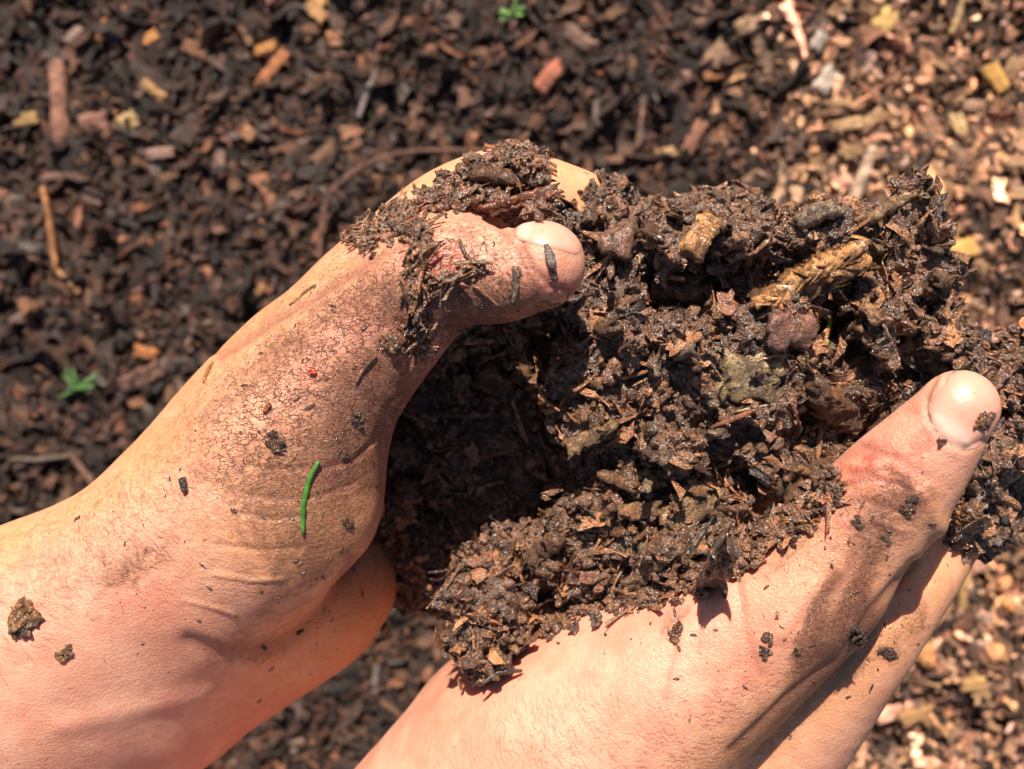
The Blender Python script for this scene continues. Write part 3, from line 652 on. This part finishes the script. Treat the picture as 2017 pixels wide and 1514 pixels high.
# --- things lying on the skin
H = (bvhA, bvhB); GS = 'debris stuck to the skin'
stalk('conifer_needle', [(628,908),(612,940),(601,980),(597,1015),(597,1052)], 11, (.05,.175,.025), 'bright green conifer needle lying on the left hand', 'needle', 'conifer needles', trees=H, mat=M_green, rough=.12, lift=.7, seed=4, taper=.45)
skin_lumps = [(45,1222,30,(1.2,1.1,.8),.6,1.1,'dark brown crumb on the left forearm at the edge of the photo'),(130,1285,15,(1.1,1,.7),.5,1.3,'small mossy crumb on the left forearm'),
 (542,872,19,(.6,.5,.5),.6,1.1,'dark crumb on the left hand above the green needle'),(772,680,20,(1.1,1,.9),.7,1.3,'grey-brown crumb on the thumb base of the left hand'),
 (150,1022,7,(.8,.5,.4),.5,1.4,'small brown speck on the top of the left forearm'),(1512,1256,13,(.55,.5,.5),.7,1.0,'upper of three dark crumbs on the right palm'),(1508,1286,13,(.5,.5,.5),.7,1.1,'lower of three dark crumbs on the right palm'),
 (1570,1285,9,(.5,.5,.5),.7,1.0,'smallest of three dark crumbs on the right palm'),(1331,1250,15,(.9,.7,.6),.5,1.5,'oval brown crumb at the end of a smear on the right palm'),(1690,1250,19,(.4,.35,.35),.6,1.5,'black scrap wedged between the right thumb base and finger'),
 (1748,1285,14,(.35,.3,.3),.7,1.4,'black crumb on the outer edge of the right index finger'),(1790,1000,18,(.6,.5,.5),.25,1.3,'flat dark smudge of soil on the right thumb joint'),(1690,1030,13,(.5,.45,.45),.25,1.2,'flat dark smudge of soil left of the right thumb joint'),
 (1745,1060,10,(.9,.9,.8),.3,1.5,'narrow grey fleck below the right thumb joint'),(1935,828,17,(1.0,.75,.6),.6,1.3,'brown crumb stuck to the edge of the right thumbnail'),(1015,560,14,(.8,.8,.7),.4,1.8,'grey fleck on the left thumb below the nail'),
 (680,900,11,(.5,.4,.4),.3,1.3,'dark smear crumb on the left palm edge'),(683,1030,12,(.45,.35,.3),.25,1.2,'flat dark speck near the palm edge of the left hand'),(1855,872,9,(.5,.3,.3),.3,1.2,'tiny dark crumb just below the right thumbnail'),
 (705,830,13,(.45,.4,.4),.3,1.2,'dark flat crumb in the crease of the left thumb base'),(520,1275,8,(.4,.35,.3),.4,1.8,'thin dark crumb near the left wrist crease'),(590,1245,9,(.4,.35,.3),.4,1.8,'dark crumb on the lower left wrist crease')]
for i, (x, y, r_, c, fl, st, lab) in enumerate(skin_lumps):
    ragged('soil_crumb', x, y, r_*.92, c, lab, 'crumb', GS, H, i+3, fl, st, (i*53) % 180)
skin_st = [([(930,560),(955,580),(982,602)],7,(.32,.15,.09),'thin brown twig lying on the left thumb'),([(700,755),(718,725),(742,700)],7,(.30,.12,.07),'thin red-brown shred on the left thumb base'),
 ([(402,752),(412,728),(420,712)],9,(.50,.22,.06),'orange sliver on the outer edge of the left hand'),([(520,812),(532,795)],11,(.45,.14,.05),'short orange sliver on the back of the left hand'),
 ([(1010,600),(1018,560),(1012,525)],11,(.20,.15,.11),'grey-brown twig across the left thumb joint'),([(820,690),(862,693)],7,(.35,.2,.13),'small pale stick at the foot of the strand on the left thumb'),
 ([(905,470),(918,500),(945,530)],9,(.18,.09,.06),'dark twig beside the red patch on the left thumb'),([(1075,480),(1082,510),(1088,530)],20,(.28,.24,.20),'grey flake resting on the left thumbnail'),
 ([(1088,535),(1092,552)],12,DRK,'dark crumb touching the grey flake on the left thumbnail'),([(845,430),(838,455),(832,480)],8,(.40,.2,.1),'upright brown sliver at the top of the strand on the left thumb'),
 ([(570,600),(595,580),(622,560)],7,(.32,.16,.07),'brown sliver on the far edge of the left hand')]
for i, (pts, wd, c, lab) in enumerate(skin_st):
    stalk('twig' if i != 7 else 'bark_flake', pts, wd, c, lab, 'twig' if i != 7 else 'bark flake', GS, trees=H, seed=i*7+1)
piece('charred_chip', (362,940), (367,968), 13, .0014, (.04,.035,.035), 'small black rectangular chip on the left forearm', 'chip', GS, trees=H, seed=5, jag=.06, lift=.7)
o = lump('resin_bead', 616, 733, 7, (5,.9,.4), 'tiny red bead on the left thumb base', 'bead', GS, trees=H, seed=9, flat=.8)
# strand of shreds across the left thumb
def strand(name, pts, n, spread, lmin, lmax, wd, label, seed, crumbs=60, kind=None, trees=H, cr=(.0005, .0016)):
    r = np.random.default_rng(seed); s = Soup(); tm = [flake_t(5, 2, k+seed, .25, .3, .15) for k in range(5)]; cm = [crumb_t(2, k+seed, 1.0) for k in range(4)]
    seg = np.array(pts, float); cum = np.r_[0, np.cumsum(np.hypot(*np.diff(seg, axis=0).T))]
    def pick():
        t = r.uniform(0, cum[-1]); i = min(np.searchsorted(cum, t, 'right')-1, len(seg)-2); u = (t-cum[i])/(cum[i+1]-cum[i]); q = seg[i]*(1-u)+seg[i+1]*u; dv = seg[i+1]-seg[i]
        return q+r.normal(size=2)*spread, math.atan2(-dv[1], dv[0])
    for k in range(n):
        q, an = pick(); h = cast(*q, trees)
        if not h: continue
        L = r.uniform(lmin, lmax); W = wd*r.uniform(.5, 1.3); c = np.array([(1.6,1.5,1.5), (.8,.8,.8), (2.6,2.4,2.3), (1.5,1.9,2.2), (2.2,1.7,1.5)][r.integers(5)])
        rot = frame_rot(np.array([list(h[1])]), np.array([an+r.normal()*.5]), .35, r)
        s.add(*tm[r.integers(5)], np.array([list(h[0]+h[1]*(W*.5+r.uniform(0, .0012)))]), rot, np.array([[L/2, W/2, L/2*.5]]), c[None])
    for k in range(crumbs):
        q, an = pick(); h = cast(*(q+r.normal(size=2)*spread*.4), trees)
        if not h: continue
        R_ = r.uniform(*cr); s.add(*cm[r.integers(4)], np.array([list(h[0]+h[1]*r.uniform(.2, 1.6)*R_)]), rand_rot(1, r), np.full((1, 3), R_), np.array([[1., .95, .9]])*r.uniform(.4, 1.7))
    return tag(link(name, s.mesh(name, False), M_soil), label, 'soil clump', None, kind)
strand('soil_strand', [(835,445),(832,520),(826,580),(822,640),(826,690)], 100, 8, .003, .012, .0008, 'clump of wet bark shreds strung across the left thumb joint', 31, 260, cr=(.0003, .0010))
strand('soil_strand', [(870,560),(900,545),(945,530)], 24, 6, .003, .009, .0007, 'short branch of shreds beside the red patch on the left thumb', 36, 60, cr=(.0003, .0008))
strand('soil_clump', [(705,470),(740,455),(780,440),(800,425)], 60, 14, .003, .008, .0011, 'grey-brown soil clump perched on the side of the left index finger', 41, 420, cr=(.0003, .0012))
HS = (bvhA, bvhS)
strand('soil_clump', [(845,400),(900,375),(960,390),(1030,402),(1090,412)], 80, 15, .003, .010, .0012, 'loose soil and shreds spread along the curled left index finger', 43, 700, trees=HS, cr=(.0003, .0013))
strand('soil_clump', [(1065,1240),(1160,1188),(1300,1168),(1440,1108),(1560,1035),(1650,950)], 150, 13, .002, .009, .0012, 'ragged fringe of wet soil spilling onto the right palm and thumb base', 51, 900, trees=H, cr=(.0003, .0017))
strand('soil_clump', [(985,292),(1010,300),(1060,320)], 40, 10, .002, .007, .0011, 'pale crumbly tuft of soil on the very top of the left index finger', 47, 330, trees=HS, cr=(.0004, .0013))
# --- crumbs over the whole mass
def sample(v, f, n, r):
    a = v[f[:, 0]]; b = v[f[:, 1]]; c = v[f[:, 2]]; ar = np.linalg.norm(np.cross(b-a, c-a), axis=1); i = r.choice(len(f), n, p=ar/ar.sum()); u = r.random((n, 1)); w_ = r.random((n, 1))*(1-u)
    return a[i]*(1-u-w_)+b[i]*u+c[i]*w_, i
r = np.random.default_rng(3); s = Soup()
crum = [crumb_t(2, k, .55) for k in range(8)]; crum_s = [crumb_t(1, k+20, .6) for k in range(6)]
fib = [flake_t(5, 1, k+60, .3, .4, .12, .5) for k in range(6)]; flk = [flake_t(4, 3, k+80, .35, .35, .13, .4) for k in range(8)]
pos, fi = sample(sv, sf, 90000, r); nn = sn[sf[fi, 0]]
keep = nn[:, 2] > -.35; pos, nn = pos[keep], nn[keep]
def cols(n, kind='soil'):
    if kind == 'soil': b = np.array([1.0, 1.0, 1.0])*r.uniform(.5, 1.5, (n, 1)); b = b*(1+r.normal(size=(n, 3))*np.array([.06, .05, .08])); 
    return np.clip(b, 0, 3)
k0 = 0
for t, cnt, lo, hi in [(crum, 9600, .0007, .0021), (crum_s, 60000, .00022, .0006)]:
    per = cnt//len(t)
    for tv, tf in t:
        p_ = pos[k0:k0+per]; q_ = nn[k0:k0+per]; k0 += per; m = len(p_)
        rad = lo*(hi/lo)**(r.random(m)**1.8); s.add(tv, tf, p_+q_*(rad*r.uniform(.1, 1.0, m))[:, None], rand_rot(m, r), rad[:, None]*r.uniform(.7, 1.3, (m, 3)), cols(m))
pos2, fi2 = sample(sv, sf, 16000, r); nn2 = sn[sf[fi2, 0]]; kk = nn2[:, 2] > -.3; pos2, nn2 = pos2[kk], nn2[kk]; k0 = 0
for t, cnt, L0, L1, asp in [(fib, 3600, .002, .010, .14), (flk, 4200, .0015, .0062, .6)]:
    per = cnt//len(t)
    for tv, tf in t:
        p_ = pos2[k0:k0+per]; q_ = nn2[k0:k0+per]; k0 += per; m = len(p_); L = L0*(L1/L0)**(r.random(m)**1.5)/2*1.3
        cc = np.array([(1.3,1.1,1.1),(2.0,1.8,1.6),(1.5,1.4,1.3),(.5,.5,.55),(2.9,2.7,2.3)])[r.integers(0, 5, m)]*r.uniform(.6, 1.2, (m, 1))
        s.add(tv, tf, p_+q_*(L*.25)[:, None], frame_rot(q_, r.uniform(0, 6.28, m), .55, r), np.stack([L, L*asp*r.uniform(.6, 1.4, m), L*.7], 1), cc)
crm = s.mesh('compost', False); nb = len(crm.vertices)
col_attr(me, np.ones((len(sv), 3))*np.clip(.8+.35*fbm(sv, .008, 2, 4), .3, 1.4)[:, None])
compost = link('compost', me, M_soil, centre=False); o2 = bpy.data.objects.new('tmp', crm); C.objects.link(o2); crm.materials.append(M_soil)
with bpy.context.temp_override(active_object=compost, selected_editable_objects=[compost, o2], object=compost, selected_objects=[compost, o2]): bpy.ops.object.join()
tag(compost, 'heaped dark wet crumbly compost cupped between the two hands', 'compost', None, 'stuff')
# specks of soil on the skin
s = Soup(); r = np.random.default_rng(12)
spots = [(700,720,220,110),(870,590,110,60),(600,960,140,60),(480,1270,130,26),(640,1150,70,40),(250,1080,200,40),(1700,1080,110,80),(1600,1270,130,60),(1330,1220,140,26),(1780,1260,90,40),(1100,560,40,16),(950,560,90,36),(620,560,120,24),(1450,1150,120,26),(1150,330,60,10),(640,1260,120,22),(1450,1430,200,18)]
for cx, cy, rr, cnt in spots:
    for _ in range(cnt):
        h = cast(cx+r.normal()*rr*.6, cy+r.normal()*rr*.6, H)
        if not h or h[0].z < .2: continue
        R_ = .00012*(5.5)**(r.random()**2.4); tv, tf = crum[r.integers(8)]
        s.add(tv, tf, np.array([list(h[0]+h[1]*R_*.15)]), frame_rot(np.array([list(h[1])]), np.array([r.uniform(0, 6.28)]), .05, r), np.array([[R_*r.uniform(.8, 2.4), R_*.8, R_*.3]]), np.array([[.7, .5, .4]])*r.uniform(.4, 1.8))
tag(link('soil_specks', s.mesh('soil_specks', True), M_soil), 'fine brown soil specks scattered over the skin of both hands', 'soil specks', None, 'stuff')
# forearm hairs
s = Soup(); r = np.random.default_rng(5)
for k in range(340):
    q = (r.uniform(-20, 330), 0); t_ = r.random()**1.3; edge = np.interp(q[0], [0, 250, 400], [1060, 925, 760]); y = edge+3+t_*260
    if q[0] > 120 and t_ > .35 and r.random() < .6: continue
    h = cast(q[0], y, (bvhA,))
    if not h: continue
    a = np.array(list(h[0])); n_ = np.array(list(h[1])); L = r.uniform(.002, .0055); dr = np.array([.8, r.normal()*.5-.1, 0]); dr = dr-n_*(dr@n_); dr /= np.linalg.norm(dr); sd = np.cross(n_, dr); cv = r.normal()*.25
    pts = [a+dr*L*u+n_*L*(.5*u-.35*u*u)+sd*L*cv*u*u for u in np.linspace(0, 1, 6)]
    v_, f_ = tube(pts, .00003, 3, 0, 0, .6); s.add(v_, f_, np.zeros((1, 3)), np.eye(3)[None], np.ones((1, 3)), np.ones((1, 3)))
hm = s.mesh('arm_hair', True); hc = np.empty(len(hm.vertices)*3, np.float32); hm.vertices.foreach_get('co', hc); hm.vertices.foreach_set('co', (hc.reshape(-1, 3)-np.array(person.location)).astype(np.float32).ravel())
ho = bpy.data.objects.new('arm_hair', hm); C.objects.link(ho); hm.materials.append(M_hair); ho.parent = handA; ho['kind'] = 'stuff'
# ---------------------------------------------------------------- the ground
def gh(x, y):      # ground height
    p = np.stack([x, y, 0*x], 1); h = .012*fbm(p, .09, 2, 31)+.005*fbm(p, .03, 2, 33)
    m = 1/(1+np.exp(-(x-.150+.05*y)/.008)); return h+.028*m*(1+.35*fbm(p, .05, 1, 40))-.004
N = 300; ax_ = np.sign(np.linspace(-1, 1, N))*(np.abs(np.linspace(-1, 1, N))**2.2*11.7+np.abs(np.linspace(-1, 1, N))*.3)
gx, gy = np.meshgrid(ax_, ax_, indexing='ij'); gx, gy = gx.ravel(), gy.ravel(); gz = gh(gx, gy)
gi = np.arange(N*N).reshape(N, N); gq = np.stack([gi[:-1, :-1], gi[1:, :-1], gi[1:, 1:], gi[:-1, 1:]], -1).reshape(-1, 4)
gm = make_mesh('ground', np.stack([gx, gy, gz], 1), gq); col_attr(gm, np.ones((N*N, 3))*.25)
tag(link('ground', gm, mat_soil('ground_soil', (.16, .085, .05), .6), centre=False), 'dark damp soil ground under the mulch', None, None, 'structure')
r = np.random.default_rng(21); s = Soup()
gfl = [flake_t(3, 2, k+200, .35, .3, .22, .4) for k in range(10)]; gst = [flake_t(4, 1, k+240, .2, .3, .5, .3) for k in range(6)]
PAL_SHADE = np.array([1.06, .90, .86])*np.array([(.10,.065,.05),(.07,.05,.042),(.13,.075,.055),(.17,.12,.10),(.20,.09,.05),(.12,.10,.10),(.09,.055,.04),(.28,.15,.09)])  # damp chips, with the left side's shade mixed into their colour
PAL_SUN = np.array([(.30,.18,.10),(.38,.24,.15),(.26,.14,.08),(.42,.30,.19),(.20,.12,.08),(.34,.20,.14),(.46,.30,.15),(.24,.18,.14)])*np.array([1.9, 1.66, 1.7])  # dry mound chips, with the sunlight put into their paler colour
def ground_nrm(x, y):
    e = .003; return np.stack([-(gh(x+e, y)-gh(x-e, y))/(2*e), -(gh(x, y+e)-gh(x, y-e))/(2*e), np.ones_like(x)], 1)
def scatter(t, cnt, L0, L1, asp, zr, half=(.36, .28), hole=0):
    per = cnt//len(t)
    for tv, tf in t:
        x = r.uniform(-half[0], half[0], per); y = r.uniform(-half[1], half[1], per); ok_ = (np.abs(x) > hole) | (np.abs(y) > hole*.78); x, y = x[ok_], y[ok_]; per_ = len(x); z = gh(x, y)+r.uniform(*zr, per_); m = per_
        L = L0*(L1/L0)**(r.random(m)**1.6)/2; L = L*np.where(x > .16, .75, 1); sunm = 1/(1+np.exp(-(x-.150+.05*y)/.008)); pick = r.random(m) < sunm*.9
        cc = np.where(pick[:, None], PAL_SUN[r.integers(0, len(PAL_SUN), m)]*np.where(r.random((m, 1)) < .28, .35, 1.0), PAL_SHADE[r.integers(0, len(PAL_SHADE), m)]*.5)*np.clip(np.exp(r.normal(size=(m, 1))*.68-.1), .15, 4.0)
        s.add(tv, tf, np.stack([x, y, z], 1), frame_rot(ground_nrm(x, y), r.uniform(0, 6.28, m), .7, r), np.stack([L, L*asp*r.uniform(.6, 1.3, m), L], 1), cc)
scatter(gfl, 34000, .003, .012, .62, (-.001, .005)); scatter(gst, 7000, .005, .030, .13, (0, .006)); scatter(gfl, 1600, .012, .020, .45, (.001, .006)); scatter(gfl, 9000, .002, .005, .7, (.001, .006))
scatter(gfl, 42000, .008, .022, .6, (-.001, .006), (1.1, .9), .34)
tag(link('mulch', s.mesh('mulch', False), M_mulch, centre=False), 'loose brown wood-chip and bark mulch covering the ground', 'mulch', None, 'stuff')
def ground_hit(px, py, up=.005):
    d = CAMZ
    for _ in range(6):
        p = P(px, py, d); d = CAMZ-gh(p[:1], p[1:2])[0]-up
    return d
def gpiece(name, p0, p1, wpx, thick, col, label, cat, group, seed=0, up=.006):
    d = ground_hit((p0[0]+p1[0])/2, (p0[1]+p1[1])/2, up)
    return piece(name, p0, p1, wpx, thick, col, label, cat, group, depth=d, seed=seed, mat=M_mulch, jag=.16, bend=.12, lift=.3, ends=(random.uniform(-.001, .002), random.uniform(-.001, .002)), tilt=random.uniform(-.3, .3))
GG = 'wood chips on the ground'
OR2=(.55,.25,.08); OR3=(.45,.17,.07); CR=(.62,.42,.20); RD2=(.33,.12,.07)
for i, (a, b, wd, th, c, lab) in enumerate([
 ((614,0),(645,36),42,.003,(.6,.33,.14),'pale orange square chip at the top edge left of centre'),((1730,60),(1756,22),42,.003,(.75,.5,.18),'bright yellow-orange chip near the top right edge'),
 ((270,92),(310,68),22,.002,OR2,'slanted orange chip in the upper left mulch'),((512,170),(565,100),26,.003,OR3,'long rust-orange chip right of the upper left mulch'),
 ((500,105),(545,90),26,.003,OR2,'orange-brown chip above the long rust-orange chip'),((236,250),(270,232),34,.003,CR,'small square yellow chip beside the red-brown stick'),
 ((160,250),(212,236),36,.004,(.33,.16,.12),'pinkish brick-coloured chip between the red-brown stick and the yellow square chip'),((30,235),(78,235),28,.003,(.42,.26,.10),'ochre chip at the left edge beside the red-brown stick'),
 ((1058,180),(1106,125),36,.006,(.50,.17,.10),'glossy red bark chip above the hands'),((1940,130),(1978,182),36,.003,(.65,.36,.10),'large orange chip near the upper right corner'),
 ((1878,225),(1895,275),28,.003,(.70,.50,.24),'cream-yellow chip in the sunlit mulch on the right'),((1876,500),(1925,480),44,.003,(.72,.42,.12),'big orange chip just right of the held compost'),
 ((1352,300),(1385,240),26,.003,(.30,.13,.08),'pointed reddish shard between the heap and the sunlit mound'),((1385,150),(1450,142),26,.003,(.40,.18,.07),'orange-brown chip left of the sunlit mound'),
 ((1395,128),(1430,95),44,.003,(.28,.17,.11),'brown chip above the orange-brown chip by the mound'),((492,590),(524,562),16,.002,(.48,.26,.10),'narrow tan chip left of the left hand'),
 ((268,690),(312,700),24,.003,(.5,.2,.07),'orange chip left of the left wrist'),((240,760),(320,725),32,.005,(.20,.10,.07),'thick brown bark piece below the orange chip by the left wrist'),
 ((194,80),(210,40),20,.003,OR3,'upright rust chip in the upper left corner'),((140,90),(170,60),38,.003,(.28,.20,.17),'grey-pink triangular chip in the upper left corner'),
 ((285,165),(325,195),20,.003,(.5,.28,.12),'small tan chip below the slanted orange chip'),((480,255),(500,275),26,.003,(.45,.22,.10),'small orange chip in the middle of the left mulch'),
 ((290,310),(345,300),22,.003,(.36,.22,.18),'pale pink chip in the left mulch'),((1110,60),(1170,95),36,.003,(.24,.14,.11),'wide brown chip near the top centre'),
 ((1600,100),(1618,70),26,.003,(.5,.45,.4),'pale grey chip at the sunlit mound edge'),((1610,180),(1640,140),34,.004,(.6,.5,.44),'large whitish-pink chip on the sunlit mound'),
 ((1640,250),(1700,240),26,.003,(.55,.35,.18),'tan chip in the middle of the sunlit mound'),((1820,215),(1850,275),26,.003,(.45,.24,.15),'reddish chip left of the cream-yellow chip'),
 ((1290,305),(1330,298),20,.003,(.45,.28,.13),'small ochre chip above the held compost'),((1820,1240),(1870,1190),26,.003,(.55,.3,.12),'orange chip beside the right index finger'),
 ((1890,1350),(1940,1340),26,.003,(.6,.36,.14),'orange chip in the lower right mulch'),((1770,1415),(1830,1400),30,.003,(.5,.28,.12),'tan chip near the bottom right corner'),
 ((1975,1010),(2005,960),22,.003,(.55,.28,.1),'orange chip at the right edge below the hanging black leaf'),((1960,870),(2010,830),30,.003,(.6,.42,.22),'pale chip at the right edge level with the right thumb'),
 ((1700,250),(1735,220),22,.003,(.5,.3,.15),'brown-orange chip on the sunlit mound'),((1450,60),(1500,40),32,.003,(.3,.18,.11),'brown chip near the top edge left of the mound')]):
    gpiece('wood_chip', a, b, wd, th, c, lab, 'wood chip', GG, seed=i*3+400)
def gstick(pts, wpx, col, label, cat='stick', up=.008, seed=0, name='stick'):
    d = ground_hit(*pts[len(pts)//2], up); return stalk(name, pts, wpx, col, label, cat, 'sticks on the ground', depth=d, mat=M_mulch, seed=seed, rough=.2, taper=.25)
gstick([(108,125),(116,200),(122,285)], 36, (.36,.17,.12), 'thick red-brown stick upright in the upper left mulch', seed=1)
gstick([(84,368),(95,430),(106,500),(110,535)], 13, (.42,.19,.07), 'long thin orange stalk at the left edge', 'stalk', seed=2, name='stalk')
gstick([(112,530),(135,552),(156,578)], 12, (.45,.24,.10), 'short orange stalk at the foot of the long thin stalk', 'stalk', seed=3, name='stalk')
gstick([(742,140),(722,185),(706,232)], 12, (.28,.24,.24), 'thin grey twig in the mulch above the left index finger', 'twig', seed=4, name='twig')
gstick([(632,520),(632,440),(655,375),(720,325),(800,300),(900,296),(980,300)], 11, (.19,.09,.06), 'thin curved brown root arching behind the left hand', 'root', up=.02, seed=5, name='root')
gstick([(1722,292),(1695,360),(1658,440)], 25, (.66,.46,.34), 'pale straight stick pointing down behind the top of the heap', up=.022, seed=6)
gstick([(1898,0),(1885,35),(1872,68)], 13, (.55,.38,.18), 'thin tan stick at the top right edge', seed=7)
gstick([(1903,1085),(1898,1150),(1894,1235)], 19, (.55,.33,.14), 'tan stick upright beside the right index finger', seed=8)
gstick([(0,903),(70,905),(135,898)], 9, (.25,.20,.16), 'thin grey twig at the left edge beside the left forearm', 'twig', seed=9, name='twig')
gstick([(140,892),(165,930),(195,968)], 14, (.22,.12,.08), 'brown twig slanting toward the left forearm', 'twig', seed=10, name='twig')
gstick([(1950,1070),(2010,1020)], 16, (.5,.33,.22), 'pale stick at the right edge below the heap', seed=11)
gstick([(1255,290),(1262,240),(1268,190)], 9, (.26,.14,.09), 'thin brown twig above the heap', 'twig', seed=12, name='twig')
for i, (x, y, rr, c, lab) in enumerate([(1977,1150,17,(6,5,4),'small pale pebble in the lower right mulch'),(1965,1287,16,(6,5.2,4),'round cream pebble at the lower right edge'),(1822,1292,20,(6,4.5,3),'peach-coloured pebble beside the right index finger'),
   (1900,595,15,(6,6,6),'white pebble right of the held compost'),(1985,1190,13,(6,4.5,3),'smaller peach pebble at the lower right edge'),(660,75,15,(3,2.6,2.3),'grey pebble near the top edge left of centre'),(1310,1060,0,(1,1,1),'')]):
    if rr: lump('pebble', x, y, rr, c, lab, 'pebble', 'pebbles on the ground', depth=ground_hit(x, y, .007), seed=i+60, flat=.7, lift=0)
def sprig(x, y, sz, col, label, seed):
    r_ = np.random.default_rng(seed); d = ground_hit(x, y, .012); s_ = Soup(); base = P(x, y, d); n = 16
    t = flake_t(4, 1, seed, .05, .2, .08, .9)
    for k in range(n):
        an = r_.uniform(-.6, 3.7); L = sz*K*d*r_.uniform(.4, 1); nr = np.array([[r_.normal()*.5, r_.normal()*.5, 1.]])
        rot = frame_rot(nr, np.array([an]), .3, r_); c_ = base+rot[0][:, 0]*L/2+np.array([0, 0, L*.3])
        s_.add(*t, c_[None], rot, np.array([[L/2, L*.07+.0004, L*.3]]), np.array([col])*r_.uniform(.6, 1.4))
    v_, f_ = tube([base+np.array([0, 0, -.004]), base+np.array([0, 0, .002]), base+np.array([.001, .001, .006])], .0006, 5, 0, 0, .2); s_.add(v_, f_, np.zeros((1, 3)), np.eye(3)[None], np.ones((1, 3)), np.array([col])*.7)
    return tag(link('seedling', s_.mesh('seedling', True), M_green), label, 'seedling', 'green sprigs on the ground')
sprig(1010, 32, 34, (.13,.25,.06), 'feathery green sprig at the top centre edge', 1); sprig(160, 765, 52, (.08,.17,.05), 'feathery green sprig left of the left wrist', 2)
sprig(395, 1498, 34, (.12,.18,.09), 'pale green sprig at the bottom edge under the left forearm', 3); sprig(1485, 405, 14, (.2,.4,.06), 'tiny green shoot behind the top rim of the heap', 4); sprig(1640, 1440, 18, (.12,.3,.05), 'tiny green shoot beside the right wrist', 5)
# loose larger chips, each its own object, in tones painting left shade and right sun
rr_ = np.random.default_rng(77); protos = []
for k in range(12):
    tv, tf = flake_t(6, 4, 500+k, .3, .25, .14, .4); L = .011/2
    for tone in range(4):
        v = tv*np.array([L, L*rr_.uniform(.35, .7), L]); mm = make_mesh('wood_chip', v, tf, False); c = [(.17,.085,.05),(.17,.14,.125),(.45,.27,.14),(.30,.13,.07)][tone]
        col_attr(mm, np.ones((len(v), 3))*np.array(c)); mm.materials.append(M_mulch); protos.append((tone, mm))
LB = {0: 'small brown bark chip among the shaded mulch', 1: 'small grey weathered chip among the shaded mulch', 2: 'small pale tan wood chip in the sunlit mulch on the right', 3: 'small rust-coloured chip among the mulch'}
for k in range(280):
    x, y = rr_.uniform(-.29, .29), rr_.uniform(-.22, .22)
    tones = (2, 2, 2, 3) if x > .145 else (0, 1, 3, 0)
    tn = tones[rr_.integers(4)]; cand = [m for t_, m in protos if t_ == tn]
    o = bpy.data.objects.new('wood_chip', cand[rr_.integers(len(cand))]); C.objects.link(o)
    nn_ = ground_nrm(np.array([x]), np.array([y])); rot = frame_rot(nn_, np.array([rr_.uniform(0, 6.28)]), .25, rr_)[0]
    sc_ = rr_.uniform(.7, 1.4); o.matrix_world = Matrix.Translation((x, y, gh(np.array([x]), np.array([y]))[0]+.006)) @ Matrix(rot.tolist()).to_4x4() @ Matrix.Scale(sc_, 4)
    tag(o, LB[tn], 'wood chip', ['brown chips in the mulch', 'grey chips in the mulch', 'tan chips in the sunlit mulch', 'rust chips in the mulch'][tn])
